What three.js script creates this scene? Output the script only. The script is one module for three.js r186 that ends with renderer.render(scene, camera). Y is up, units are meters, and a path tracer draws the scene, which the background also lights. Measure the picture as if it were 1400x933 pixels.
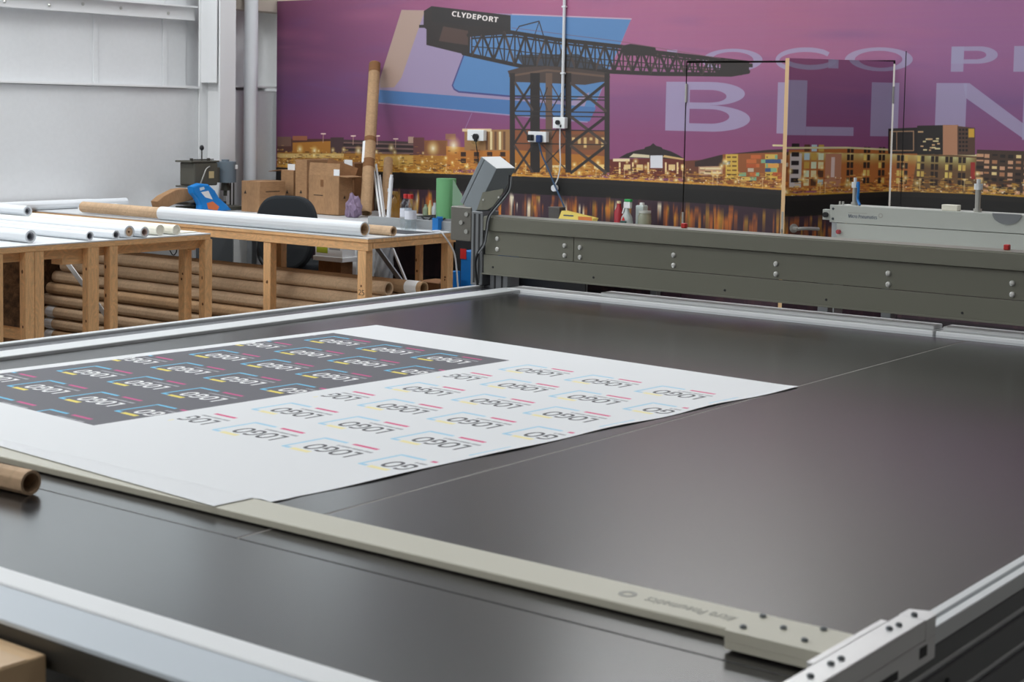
import * as THREE from 'three';
import { RoundedBoxGeometry } from 'three/addons/geometries/RoundedBoxGeometry.js';
import { TextGeometry } from 'three/addons/geometries/TextGeometry.js';
import { FontLoader } from 'three/addons/loaders/FontLoader.js';
import { mergeGeometries, toCreasedNormals } from 'three/addons/utils/BufferGeometryUtils.js';
import { RectAreaLightUniformsLib } from 'three/addons/lights/RectAreaLightUniformsLib.js';

// ------------------------------------------------------------------ camera, light, exposure
const scene = new THREE.Scene();
scene.background = new THREE.Color(0x000000);
const FPX = 2203.60862, CYP = 311.363641, YAW = 0.646828634, PITCH = 0.072827089, ROLL = 0.018372903;
const EYE = new THREE.Vector3(0, 1.70, 0);
const fw0 = new THREE.Vector3(-Math.sin(YAW), 0, -Math.cos(YAW)), ri0 = new THREE.Vector3(Math.cos(YAW), 0, -Math.sin(YAW)), up0 = new THREE.Vector3(0, 1, 0);
const FW = fw0.clone().multiplyScalar(Math.cos(PITCH)).addScaledVector(up0, -Math.sin(PITCH));
const u2 = up0.clone().multiplyScalar(Math.cos(PITCH)).addScaledVector(fw0, Math.sin(PITCH));
const RI = ri0.clone().multiplyScalar(Math.cos(ROLL)).addScaledVector(u2, Math.sin(ROLL));
const UP = u2.clone().multiplyScalar(Math.cos(ROLL)).addScaledVector(ri0, -Math.sin(ROLL));
const camera = new THREE.PerspectiveCamera(2 * Math.atan(466.5 / FPX) * 180 / Math.PI, 1400 / 933, 0.05, 60);
camera.matrixAutoUpdate = true;
camera.position.copy(EYE);
camera.quaternion.setFromRotationMatrix(new THREE.Matrix4().makeBasis(RI, UP, FW.clone().negate()));
camera.setViewOffset(1400, 933, 0, 466.5 - CYP, 1400, 933);      // lens shift: the photograph's uprights were straightened
camera.focus = 6.5; camera.userData.fStop = 9;
const renderer = new THREE.WebGLRenderer({ antialias: true });
renderer.toneMapping = THREE.LinearToneMapping;
renderer.toneMappingExposure = 1.03;
renderer.shadowMap.enabled = true;
RectAreaLightUniformsLib.init();
const LAMP_COLOR = new THREE.Color(0.97, 0.99, 1.0), LAMP_POWER = 9.5;
const CEIL = 5.4;
// ceiling lamps of the hall: [x, z, length along x, width along z, share]
const LAMPS = [[-7.7, -4.6, 2.2, 0.6, 2.7], [-7.7, -1.4, 2.2, 0.6, 2.7], [-2.4, -4.4, 3.4, 0.5, 0.32], [-2.4, -1.2, 3.4, 0.5, 0.2], [1.8, -4.4, 3.4, 0.5, 0.15], [-7.7, 2.0, 2.2, 0.6, 1.4], [-2.4, -7.4, 3.4, 0.5, 1.0], [-6.6, -7.6, 3.0, 0.5, 0.8], [-6.3, -10.6, 2.2, 0.5, 2.0], [-3.6, 2.6, 3.4, 0.5, 1.9]];
// high band of translucent daylight windows in the left wall: z from, z to, sill, head, brightness
const WIN = { z0: -10.2, z1: -3.0, y0: 2.8, y1: 4.3, power: 0.62 }, DAY_COLOR = new THREE.Color(0.84, 0.95, 1.0);

// ------------------------------------------------------------------ pixel -> place
const V = (x, y, z) => new THREE.Vector3(x, y, z);
const ray = (px, py) => FW.clone().addScaledVector(RI, (px - 700) / FPX).addScaledVector(UP, -(py - CYP) / FPX);
const onY = (px, py, y) => { const d = ray(px, py); return EYE.clone().addScaledVector(d, (y - EYE.y) / d.y); };
const onZ = (px, py, z) => { const d = ray(px, py); return EYE.clone().addScaledVector(d, z / d.z); };
const onX = (px, py, x) => { const d = ray(px, py); return EYE.clone().addScaledVector(d, x / d.x); };

// ------------------------------------------------------------------ helpers
let seed = 12345;
const rnd = () => { seed = (seed + 0x6d2b79f5) | 0; let t = Math.imul(seed ^ (seed >>> 15), 1 | seed); t = (t + Math.imul(t ^ (t >>> 7), 61 | t)) ^ t; return ((t ^ (t >>> 14)) >>> 0) / 4294967296; };
const rr = (a, b) => a + (b - a) * rnd();
const clamp = (v, a, b) => Math.min(b, Math.max(a, v));
function lattice(w, h, period) {                       // tiling value noise on a w x h grid, period cells each way
  const g = new Float32Array(period * period); for (let i = 0; i < g.length; i++) g[i] = rnd();
  return (x, y) => {
    const fx = x / w * period, fy = y / h * period, ix = Math.floor(fx), iy = Math.floor(fy), a = fx - ix, b = fy - iy, s = a * a * (3 - 2 * a), t = b * b * (3 - 2 * b);
    const q = (i, j) => g[((j % period + period) % period) * period + ((i % period + period) % period)];
    return (q(ix, iy) * (1 - s) + q(ix + 1, iy) * s) * (1 - t) + (q(ix, iy + 1) * (1 - s) + q(ix + 1, iy + 1) * s) * t;
  };
}
function dataTex(n, fn, metres, srgb = true) {
  const d = new Uint8Array(n * n * 4);
  for (let y = 0; y < n; y++) for (let x = 0; x < n; x++) { const c = fn(x, y), o = (y * n + x) * 4; d[o] = clamp(c[0], 0, 255); d[o + 1] = clamp(c[1], 0, 255); d[o + 2] = clamp(c[2], 0, 255); d[o + 3] = 255; }
  const t = new THREE.DataTexture(d, n, n); t.wrapS = t.wrapT = THREE.RepeatWrapping; t.magFilter = THREE.LinearFilter; t.minFilter = THREE.LinearMipmapLinearFilter; t.generateMipmaps = true;
  if (srgb) t.colorSpace = THREE.SRGBColorSpace;
  t.repeat.set(1 / metres, 1 / metres); t.needsUpdate = true; return t;
}
const mat = (color, roughness = 0.6, extra = {}) => new THREE.MeshStandardMaterial({ color, roughness, ...extra });

// geometry helpers: everything non-indexed with position, normal, uv (metres)
function metric(g, grain = 'x') {
  g = g.index ? g.toNonIndexed() : g;
  const p = g.attributes.position, uv = new Float32Array(p.count * 2), ax = ['x', 'y', 'z'], gi = ax.indexOf(grain);
  const a = V(0, 0, 0), b = V(0, 0, 0), c = V(0, 0, 0);
  for (let i = 0; i < p.count; i += 3) {
    a.fromBufferAttribute(p, i); b.fromBufferAttribute(p, i + 1); c.fromBufferAttribute(p, i + 2);
    const n = b.clone().sub(a).cross(c.clone().sub(a)), m = [Math.abs(n.x), Math.abs(n.y), Math.abs(n.z)];
    const k = m.indexOf(Math.max(...m)); let o = [0, 1, 2].filter((q) => q !== k);
    if (k !== gi && o[0] !== gi) o = [o[1], o[0]];
    [a, b, c].forEach((v, j) => { const q = v.toArray(); uv[(i + j) * 2] = q[o[0]]; uv[(i + j) * 2 + 1] = q[o[1]] + q[k] * 0.37; });
  }
  g.setAttribute('uv', new THREE.BufferAttribute(uv, 2));
  for (const n of Object.keys(g.attributes)) if (!['position', 'normal', 'uv'].includes(n)) g.deleteAttribute(n);
  return g;
}
const box = (x0, x1, y0, y1, z0, z1, r = 0, grain = 'x') => {
  const w = Math.abs(x1 - x0), h = Math.abs(y1 - y0), d = Math.abs(z1 - z0);
  const g = r > 0 ? new RoundedBoxGeometry(w, h, d, 2, Math.min(r, w / 2.01, h / 2.01, d / 2.01)) : new THREE.BoxGeometry(w, h, d);
  g.translate((x0 + x1) / 2, (y0 + y1) / 2, (z0 + z1) / 2); return metric(g, grain);
};
const aim = (g, p0, p1) => { const d = p1.clone().sub(p0); g.applyQuaternion(new THREE.Quaternion().setFromUnitVectors(V(0, 1, 0), d.clone().normalize())); g.translate(p0.x, p0.y, p0.z); return g; };
function lathe(profile, seg = 24, crease = 0.7) { // profile [[r, y], ...]
  let g = new THREE.LatheGeometry(profile.map(([r, y]) => new THREE.Vector2(Math.max(r, 0), y)), seg);
  g = toCreasedNormals(g, crease); return metric(g, 'y');
}
const rod = (p0, p1, r, seg = 16, r1 = r) => { const L = p0.distanceTo(p1); return aim(lathe([[0, 0], [r, 0], [r1, L], [0, L]], seg), p0, p1); };
const pipe = (p0, p1, ro, ri, seg = 28) => { const L = p0.distanceTo(p1); return aim(lathe([[ri, L], [ri, 0], [ro, 0], [ro, L], [ri, L]], seg), p0, p1); };
const wire = (pts, r, seg = 40, rs = 8) => metric(new THREE.TubeGeometry(new THREE.CatmullRomCurve3(pts), seg, r, rs, false));
function beam(p0, p1, w, h, up = V(0, 1, 0)) { // rectangular bar from p0 to p1
  const L = p0.distanceTo(p1), g = new THREE.BoxGeometry(w, L, h); g.translate(0, L / 2, 0);
  const y = p1.clone().sub(p0).normalize(), z = up.clone().addScaledVector(y, -up.dot(y)).normalize(), x = y.clone().cross(z);
  const m = metric(g, 'y'); m.applyMatrix4(new THREE.Matrix4().makeBasis(x, y, z).setPosition(p0)); return m;
}
function prism(pts, depth, bevel = 0) { // pts [[x,y]] in XY, extruded along +z
  const s = new THREE.Shape(pts.map(([x, y]) => new THREE.Vector2(x, y)));
  return metric(new THREE.ExtrudeGeometry(s, { depth, bevelEnabled: bevel > 0, bevelSize: bevel, bevelThickness: bevel, bevelSegments: 2, steps: 1, curveSegments: 10 }));
}
const flatPoly = (pts, y0, y1) => { // polygon in plan [[x,z]], extruded from y0 to y1
  const g = prism(pts.map(([x, z]) => [x, -z]), y1 - y0); g.rotateX(-Math.PI / 2); g.translate(0, y0, 0); return metric(g);
};
const moved = (g, x, y, z) => { g.translate(x, y, z); return g; };
const turnY = (g, a, x, z) => { g.translate(-x, 0, -z); g.rotateY(a); g.translate(x, 0, z); return g; };

const used = {};
const numbered = (n) => { used[n] = (used[n] ?? -1) + 1; return used[n] ? n + '_' + String(used[n]).padStart(3, '0') : n; };
const baseOf = new Map();
function thing(name, label, category, base = V(0, 0, 0), group, kind) {
  const o = new THREE.Group(); o.name = numbered(name); o.position.copy(base); scene.add(o); baseOf.set(o, base);
  if (label) o.userData.label = label; if (category) o.userData.category = category; if (group) o.userData.group = group; if (kind) o.userData.kind = kind;
  return o;
}
const rootBase = (p) => { while (p && !baseOf.has(p)) p = p.parent; return baseOf.get(p); };
function part(name, geos, m, parent, label) {       // geometries in world metres -> one mesh under parent
  const list = Array.isArray(geos) ? geos : [geos], g = list.length > 1 ? mergeGeometries(list) : list[0], b = rootBase(parent);
  g.translate(-b.x, -b.y, -b.z);
  const o = new THREE.Mesh(g, m); o.name = name; o.castShadow = o.receiveShadow = true; parent.add(o);
  if (label) o.userData.label = label; return o;
}
function piece(name, geo, m, parent, at, rot) {      // shared local geometry placed at a world point
  const b = rootBase(parent), o = new THREE.Mesh(geo, m); o.name = name; o.position.copy(at).sub(b); if (rot) o.rotation.set(...rot); o.castShadow = o.receiveShadow = true; parent.add(o); return o;
}
function structure(name, geos, m) { const list = Array.isArray(geos) ? geos : [geos], o = new THREE.Mesh(list.length > 1 ? mergeGeometries(list) : list[0], m); o.name = name; o.userData.kind = 'structure'; o.castShadow = o.receiveShadow = true; scene.add(o); baseOf.set(o, V(0, 0, 0)); return o; }
const font = await new FontLoader().loadAsync('fonts/droid/droid_sans_bold.typeface.json');
const fontRegular = await new FontLoader().loadAsync('fonts/droid/droid_sans_regular.typeface.json');
const letters = (s, size, depth = 0.0006, f = font) => metric(new TextGeometry(s, { font: f, size, depth, curveSegments: 4, bevelEnabled: false }));

// ------------------------------------------------------------------ materials
const woodTex = (() => { const a = lattice(512, 512, 6), b = lattice(512, 512, 40), c = lattice(512, 512, 128); return dataTex(512, (x, y) => {
  const w = a(x * 0.35, y) * 22 + b(x * 0.2, y) * 5, r = Math.sin(w * 2.2) * 0.5 + 0.5, k = 0.90 + 0.07 * r + 0.07 * (b(x * 0.1, y) - 0.5) + 0.04 * (c(x, y) - 0.5);
  return [238 * k, 190 * k * (0.985 - 0.01 * r), 138 * k * (0.97 - 0.03 * r)]; }, 0.5); })();
const cardTex = (() => { const a = lattice(256, 256, 8), b = lattice(256, 256, 64); return dataTex(256, (x, y) => { const k = 0.92 + 0.08 * a(x, y) + 0.09 * (b(x, y * 0.3) - 0.5); return [176 * k, 136 * k, 98 * k]; }, 0.4); })();
const tubeTex = (() => { const a = lattice(256, 256, 6), b = lattice(256, 256, 64); return dataTex(256, (x, y) => { const k = 0.9 + 0.1 * a(x, y) + 0.08 * (b(x, y) - 0.5) + (((x + y) % 128) < 2 ? -0.1 : 0); return [210 * k, 178 * k, 144 * k]; }, 0.5); })();
const chipTex = (() => { const a = lattice(512, 512, 24), b = lattice(512, 512, 90), c = lattice(512, 512, 5); return dataTex(512, (x, y) => { const k = 0.6 + 0.4 * a(x, y) + 0.25 * (b(x, y) - 0.5) + 0.2 * (c(x, y) - 0.5); return [150 * k, 112 * k, 80 * k]; }, 0.8); })();
const concreteTex = (() => { const a = lattice(512, 512, 7), b = lattice(512, 512, 60), c = lattice(512, 512, 200); return dataTex(512, (x, y) => { const k = 0.82 + 0.2 * a(x, y) + 0.1 * b(x, y) + 0.06 * c(x, y); return [158 * k, 157 * k, 153 * k]; }, 3); })();
const paintTex = (() => { const a = lattice(512, 512, 9), b = lattice(512, 512, 128); return dataTex(512, (x, y) => { const k = 0.97 + 0.025 * a(x, y) + 0.012 * b(x, y); return [224 * k, 226 * k, 228 * k]; }, 2.5); })();
const bumpTex = (() => { const a = lattice(512, 512, 200), b = lattice(512, 512, 90); return dataTex(512, (x, y) => { const k = 255 * (0.5 * a(x, y) + 0.5 * b(x, y)); return [k, k, k]; }, 0.15, false); })();
const brushedTex = (() => { const b = lattice(256, 256, 128); return dataTex(256, (x, y) => { const k = 255 * (0.45 + 0.55 * b(x * 0.02, y)); return [k, k, k]; }, 0.12, false); })();

const M = {
  wall: mat(0xffffff, 0.75, { map: paintTex }),
  upperWall: mat(0xe4e2dd, 0.6),
  rear: mat(0xd9d4cf, 0.85),
  clad: mat(0x7d7873, 0.8),
  floor: mat(0xffffff, 0.7, { map: concreteTex }),
  ceiling: mat(0xd8dade, 0.9),
  girt: mat(0xe6e7e8, 0.5),
  beige: mat(0xb9aea2, 0.8),
  pvc: mat(0xdfe2e6, 0.35),
  mat: mat(0x1f1d1d, 0.235),
  seamLight: mat(0x85807b, 0.5),
  alu: mat(0xc9ced2, 0.34, { metalness: 0.85, bumpMap: brushedTex, bumpScale: 0.00001 }),
  aluMatt: mat(0xdcdfe0, 0.45, { metalness: 0.12 }),
  aluDark: mat(0x85888b, 0.4, { metalness: 0.5 }),
  polished: mat(0xb9bcc0, 0.06, { metalness: 1 }),
  slot: mat(0x2c2d2f, 0.6),
  olive: mat(0x7b7b6e, 0.42),
  cream: mat(0xc9c6b6, 0.45),
  putty: mat(0xb4b7b0, 0.5),
  steel: mat(0xb8b8b3, 0.3, { metalness: 0.5 }),
  darkSteel: mat(0x4c4a45, 0.45, { metalness: 0.6 }),
  screw: mat(0xd8d8d4, 0.3, { metalness: 0.55 }),
  hex: mat(0x6a7074, 0.3, { metalness: 0.8 }),
  boxGrey: mat(0x8e979d, 0.5),
  boxLight: mat(0xdcdddc, 0.5),
  black: mat(0x16171a, 0.55),
  rubber: mat(0x1d1f22, 0.7),
  fabric: mat(0x24282c, 0.95, { bumpMap: bumpTex, bumpScale: 0.0004 }),
  wood: mat(0xffffff, 0.62, { map: woodTex }),
  card: mat(0xffffff, 0.85, { map: cardTex }),
  cardDark: mat(0xc8b6a4, 0.9, { map: cardTex }),
  tube: mat(0xffffff, 0.8, { map: tubeTex }),
  tubeB: mat(0xe6dccd, 0.8, { map: tubeTex }),
  chip: mat(0xffffff, 0.9, { map: chipTex }),
  laminate: mat(0xd9dcde, 0.35),
  white: mat(0xeef0f1, 0.5),
  paper: mat(0xf1f2f3, 0.7),
  fabricRoll: mat(0xe0e4e8, 0.6),
  creamRoll: mat(0xe9e5d6, 0.65),
  blueGloss: mat(0x1585d8, 0.35),
  blueBin: mat(0x1673bd, 0.45),
  red: mat(0xc22a2a, 0.4),
  green: mat(0x6fae78, 0.6),
  yellow: mat(0xe6cf6a, 0.6),
  motor: mat(0x6f7c86, 0.45),
  machine: mat(0x55534a, 0.55),
  purple: mat(0x8d7a94, 0.7),
  navy: mat(0x3c4a66, 0.6),
  fadedInk: mat(0xa4a39c, 0.6),
  ink: mat(0x2e2722, 0.8),
  doorWood: mat(0xd8b486, 0.5),
  clear: new THREE.MeshPhysicalMaterial({ color: 0xf4f7f8, roughness: 0.06, transmission: 1, thickness: 0, ior: 1.45 }),
  water: new THREE.MeshPhysicalMaterial({ color: 0xf4f8fa, roughness: 0.02, transmission: 1, thickness: 0.05, ior: 1.33 }),
  poly: new THREE.MeshPhysicalMaterial({ color: 0xb9bcbf, roughness: 0.35, transmission: 0.35, thickness: 0 }),
  greenPoly: new THREE.MeshPhysicalMaterial({ color: 0x9fc0a4, roughness: 0.5, transmission: 0.45, thickness: 0 }),
};

// ------------------------------------------------------------------ room shell and lamps
const XL = -9.2, XR = 5.0, ZR = -11.5, ZF = 4.5, ZM = -9.0, TH = 0.2;
structure('floor', box(XL - TH - 0.2, XR + TH, -0.2, 0, ZR - TH, ZF + TH), M.floor);
structure('ceiling', box(XL - TH - 0.2, XR + TH, CEIL + 0.1, CEIL + 0.3, ZR - TH, ZF + TH), M.ceiling);
structure('wall_right', box(XR, XR + TH, 0, CEIL + 0.1, ZR - TH, ZF + TH), M.clad);
structure('wall_front', box(XL, XR, 0, CEIL + 0.1, ZF, ZF + TH), M.rear);
structure('wall_rear', box(XL - 0.1, XR, 0, CEIL + 0.1, ZR - TH, ZR), M.rear);
const GIRT = 1.822;
const wallLeft = structure('wall_left', [box(XL - 0.25, XL, 0, GIRT - 0.008, ZR, ZF), box(XL - 0.35, XL - 0.12, GIRT - 0.008, CEIL + 0.1, ZR, ZF)], M.wall);
{ // upper cladding sheets between the girts, each its own piece
  const zs = [ZF - 0.1, 2.6, 1.5, 0.4, -0.7, -1.8, -2.9, -3.9, -4.9, -5.8, onX(130, 60, XL - 0.107).z, onX(225, 60, XL - 0.107).z, -8.22];
  for (let i = 0; i + 1 < zs.length; i++) part('cladding_sheet', box(XL - 0.119, XL - 0.107 + (i % 2) * 0.0008, GIRT + 0.012, 2.325, zs[i] - 0.0004, zs[i + 1] + 0.0004, 0.002), M.wall, wallLeft);
  for (let i = 0; i + 1 < zs.length; i++) part('cladding_sheet', box(XL - 0.119, XL - 0.107 + (i % 2) * 0.0008, 2.43, 2.73, zs[i] - 0.0004, zs[i + 1] + 0.0004, 0.002), M.wall, wallLeft);
}
{ const zs = [-5.8, onX(130, 60, XL - 0.107).z, onX(225, 60, XL - 0.107).z]; for (const z of zs) part('cover_strip', box(XL - 0.1065, XL - 0.099, GIRT + 0.013, 2.324, z - 0.022, z + 0.022, 0.003), M.wall, wallLeft); }
const ledge = structure('trim_1', [box(XL - 0.13, XL + 0.028, GIRT - 0.004, GIRT + 0.010, -8.24, ZF), box(XL - 0.13, XL - 0.02, GIRT + 0.010, GIRT + 0.014, -8.24, ZF)], M.girt);
structure('trim_2', box(XL - 0.13, XL + 0.02, GIRT + 0.014, GIRT + 0.028, -9.06, -8.45), M.girt);
const purlin = structure('trim_3', [box(XL - 0.13, XL - 0.03, 2.325, 2.335, -8.24, ZF), box(XL - 0.05, XL - 0.035, 2.325, 2.425, -8.24, ZF), box(XL - 0.13, XL + 0.005, 2.418, 2.43, -8.24, ZF)], M.girt);
const boltSmall = lathe([[0, 0], [0.012, 0], [0.012, 0.006], [0.005, 0.012], [0, 0.012]], 6); boltSmall.rotateZ(-Math.PI / 2);
for (const [px, py] of [[6, 2], [67, 7], [113, 5.5], [165, 11], [230, 18], [279, 19.5]]) { const q = onX(px, py, XL - 0.035); piece('bolt', boltSmall, M.steel, purlin, V(XL - 0.035, clamp(q.y, 2.35, 2.41), q.z)); }
structure('trim_4', box(XL - 0.13, XL + 0.06, 2.43, 3.4, -9.3, -8.46), M.beige);
// the steel column by the corner and the white waste pipe beside it
{
  const c = thing('steel_column', 'white painted steel column with flanges against the white left wall', 'column', V(-9.06, 0, -8.33));
  part('web', box(-9.198, -9.0, 0, CEIL + 0.1, -8.345, -8.33), M.girt, c);
  part('flange', box(-9.012, -8.995, 0, CEIL + 0.1, -8.435, -8.275, 0.003), M.girt, c);
  part('flange', box(-9.198, -9.185, 0, CEIL + 0.1, -8.435, -8.245, 0.003), M.girt, c);
  part('end_plate', box(-9.2, -9.02, GIRT + 0.04, 2.6, -8.275, -8.263, 0.003), M.girt, c);
  const p = thing('waste_pipe', 'round white plastic pipe running up beside the steel column', 'pipe', V(-9.07, 0, -8.66));
  part('pipe', rod(V(-9.07, 0, -8.66), V(-9.07, CEIL + 0.1, -8.66), 0.053, 28), M.pvc, p);
  for (const y of [0.9, 3.1]) part('collar', rod(V(-9.07, y, -8.66), V(-9.07, y + 0.06, -8.66), 0.058, 28), M.pvc, p);
}
// daylight windows: panes of milky sheet between white bars, glowing with the daylight behind them
{
  const n = 3, w = (WIN.z1 - WIN.z0) / n, glow = new THREE.MeshStandardMaterial({ color: 0xf2f6f8, roughness: 0.5, emissive: DAY_COLOR, emissiveIntensity: WIN.power });
  const f = structure('window_1', [box(XL - 0.13, XL - 0.05, WIN.y0 - 0.06, WIN.y0, WIN.z0 - 0.06, WIN.z1 + 0.06), box(XL - 0.13, XL - 0.05, WIN.y1, WIN.y1 + 0.06, WIN.z0 - 0.06, WIN.z1 + 0.06), ...Array.from({ length: n + 1 }, (_, i) => box(XL - 0.13, XL - 0.06, WIN.y0, WIN.y1, WIN.z0 + w * i - 0.02, WIN.z0 + w * i + 0.02))], M.girt);
  for (let i = 0; i < n; i++) part('pane', box(XL - 0.099, XL - 0.09, WIN.y0, WIN.y1, WIN.z0 + w * i + 0.02, WIN.z0 + w * (i + 1) - 0.02), glow, f);
  const l = new THREE.RectAreaLight(DAY_COLOR, WIN.power, WIN.z1 - WIN.z0, WIN.y1 - WIN.y0); l.name = 'window_light'; l.position.set(XL - 0.04, (WIN.y0 + WIN.y1) / 2, (WIN.z0 + WIN.z1) / 2); l.rotation.y = -Math.PI / 2; scene.add(l);
}
// lamps
for (const [x, z, lx, lz, share] of LAMPS) {
  const t = thing('ceiling_lamp', 'long white batten lamp hanging from the hall ceiling', 'lamp', V(x, CEIL, z), 'hall ceiling lamps');
  part('housing', box(x - lx / 2 - 0.03, x + lx / 2 + 0.03, CEIL - 0.02, CEIL + 0.1, z - lz / 2 - 0.03, z + lz / 2 + 0.03, 0.01), M.girt, t);
  part('diffuser', box(x - lx / 2, x + lx / 2, CEIL - 0.034, CEIL - 0.0205, z - lz / 2, z + lz / 2), new THREE.MeshStandardMaterial({ color: 0xffffff, emissive: LAMP_COLOR, emissiveIntensity: 1.2, roughness: 0.6 }), t);
  const l = new THREE.RectAreaLight(LAMP_COLOR, LAMP_POWER * share, lx, lz); l.name = 'lamp_light'; l.position.set(x, CEIL - 0.045, z); l.rotation.x = -Math.PI / 2; scene.add(l);
}

// ------------------------------------------------------------------ partition with the printed mural and the double door
const MX0 = -9.14, MW = 6.04, MH = 2.516, DOOR_L = -5.411, DOOR_R = -3.985, DOOR_H = 2.03;
const LEAF_A = 59 * Math.PI / 180, leafE = V(-Math.cos(LEAF_A), 0, Math.sin(LEAF_A)), leafN = V(Math.sin(LEAF_A), 0, Math.cos(LEAF_A)), HINGE = V(DOOR_R, 0, ZM);
const wallPt = (px, py) => { const q = onZ(px, py, ZM); return [q.x, q.y]; };
const leafPt = (px, py) => { const d = ray(px, py), t = leafN.dot(HINGE.clone().sub(EYE)) / leafN.dot(d), q = EYE.clone().addScaledVector(d, t); return [DOOR_R - q.clone().sub(HINGE).dot(leafE), q.y]; };
function muralCanvas(x0, width, W, H, paint) {
  const c = document.createElement('canvas'); c.width = W; c.height = H; const g = c.getContext('2d'), S = W / width;
  const P = ([x, y]) => [(x - x0) * S, (MH - y) * H / MH];
  paint(g, P, S); const t = new THREE.CanvasTexture(c); t.colorSpace = THREE.SRGBColorSpace; t.anisotropy = 8; t.wrapS = t.wrapT = THREE.ClampToEdgeWrapping; return t;
}
const rgb = (r, g, b, a = 1) => 'rgba(' + Math.round(r) + ',' + Math.round(g) + ',' + Math.round(b) + ',' + a + ')';
function paintSky(g, P, x0, x1) {
  const cols = [[-9.14, 96, 54, 84], [-8.5, 112, 62, 96], [-7.6, 144, 80, 118], [-6.6, 170, 98, 134], [-5.6, 176, 106, 142], [-4.6, 172, 104, 140], [-3.6, 160, 104, 150], [-2.6, 138, 98, 150], [0, 128, 92, 146], [4, 118, 88, 140]];
  const [a] = P([x0, 0]), [b] = P([x1, 0]), gr = g.createLinearGradient(a, 0, b, 0);
  for (const [x, ...c] of cols) { const t = (x - x0) / (x1 - x0); if (t >= 0 && t <= 1) gr.addColorStop(t, rgb(...c)); }
  if (x0 > -9) gr.addColorStop(0, rgb(152, 102, 151));
  g.fillStyle = gr; g.fillRect(a, 0, b - a, 4000);
  const [, yt] = P([0, MH]), [, yb] = P([0, 1.55]), v = g.createLinearGradient(0, yt, 0, yb);
  v.addColorStop(0, rgb(176, 100, 130, 0.25)); v.addColorStop(0.45, rgb(140, 92, 140, 0.15)); v.addColorStop(0.75, rgb(110, 76, 124, 0.55)); v.addColorStop(1, rgb(128, 68, 112, 0.7));
  g.fillStyle = v; g.fillRect(a, 0, b - a, 4000);
  for (let i = 0; i < 60; i++) { const [cx, cy] = P([rr(x0, x1), rr(1.75, 2.5)]), w = rr(40, 160), r = g.createRadialGradient(0, 0, 0, 0, 0, 1); // cloud streaks of the print
    const k = rnd() < 0.5 ? [104, 84, 140] : [186, 108, 136]; r.addColorStop(0, rgb(...k, 0.16)); r.addColorStop(1, rgb(...k, 0));
    g.save(); g.translate(cx, cy); g.rotate(rr(-0.05, 0.12)); g.scale(w, rr(6, 26)); g.fillStyle = r; g.beginPath(); g.arc(0, 0, 1, 0, 7); g.fill(); g.restore(); }
}
function paintWater(g, P, x0, x1, quay) { // dark quay wall, then reflections drawn as vertical strokes
  const [a] = P([x0, 0]), [b] = P([x1, 0]);
  const fillBelow = (dy, col) => { g.fillStyle = col; g.beginPath(); g.moveTo(...P([x0, 0])); for (let i = 0; i <= 40; i++) { const x = x0 + (x1 - x0) * i / 40; g.lineTo(...P([x, quay(x) - dy])); } g.lineTo(...P([x1, 0])); g.fill(); };
  fillBelow(0, '#23201f'); fillBelow(0.03, '#1a1918'); fillBelow(0.12, '#3c2a35');
  const n = Math.round((x1 - x0) * 62);
  for (let i = 0; i < n; i++) {
    const x = rr(x0, x1), [X, Y] = P([x, quay(x) - rr(0.105, 0.20)]), w = rr(2, 12), h = rr(25, 110), k = rnd();
    const c = k < 0.5 ? [214, 118, 48] : k < 0.72 ? [226, 168, 52] : k < 0.84 ? [122, 68, 56] : k < 0.93 ? [64, 44, 62] : [236, 226, 196];
    const gr = g.createLinearGradient(0, Y, 0, Y + h); gr.addColorStop(0, rgb(...c, 0.05)); gr.addColorStop(0.25, rgb(...c, k > 0.93 ? 0.95 : 0.6)); gr.addColorStop(1, rgb(...c, 0)); g.fillStyle = gr; g.fillRect(X, Y, w, h);
  }
  for (let i = 0; i < n * 0.5; i++) { const x = rr(x0, x1), [X, Y] = P([x, quay(x) - rr(0.4, 0.7)]); g.fillStyle = rgb(96, 66, 70, 0.25); g.fillRect(X, Y, rr(3, 14), rr(20, 90)); }
  fillBelow(0.75, rgb(30, 24, 30, 0.75)); void a; void b;
}
function lightsAlong(g, P, x0, x1, quay, dens, hmax = 0.12) { // promenade: strips of lit fronts, people, lamps
  for (let i = 0; i < (x1 - x0) * dens; i++) {
    const x = rr(x0, x1), y = quay(x) + rr(0.003, hmax) * rnd(), [X, Y] = P([x, y]), k = rnd();
    g.fillStyle = k < 0.5 ? rgb(214, 152, 56, 0.55) : k < 0.68 ? rgb(240, 204, 110, 0.7) : k < 0.78 ? rgb(253, 242, 210, 0.9) : k < 0.92 ? rgb(120, 66, 34, 0.6) : rgb(58, 36, 28, 0.7);
    g.fillRect(X, Y, k > 0.68 && k < 0.78 ? rr(1.5, 4) : rr(2, 16), rr(1, 3.2));
  }
}
function glints(g, P) { // lamp glows of the printed night scene
  for (let i = 0; i < 70; i++) { const x = rr(MX0, MX0 + MW), y = quay(x) + rr(0.02, 0.16), [X, Y] = P([x, y]), r = rr(4, 11), gr = g.createRadialGradient(X, Y, 0, X, Y, r); gr.addColorStop(0, 'rgba(255,250,226,0.95)'); gr.addColorStop(0.35, 'rgba(250,222,140,0.6)'); gr.addColorStop(1, 'rgba(230,170,70,0)'); g.fillStyle = gr; g.fillRect(X - r, Y - r, 2 * r, 2 * r); }
}
const quayPts = [[379, 229], [470, 233], [560, 236.5], [700, 241], [830, 246], [1000, 255], [1075, 261]].map(([x, y]) => wallPt(x, y));
const quayR = [[1230, 262], [1340, 266], [1400, 270]].map(([x, y]) => wallPt(x, y));
const quayAll = [...quayPts, ...quayR, [4, 1.19]];
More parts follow.
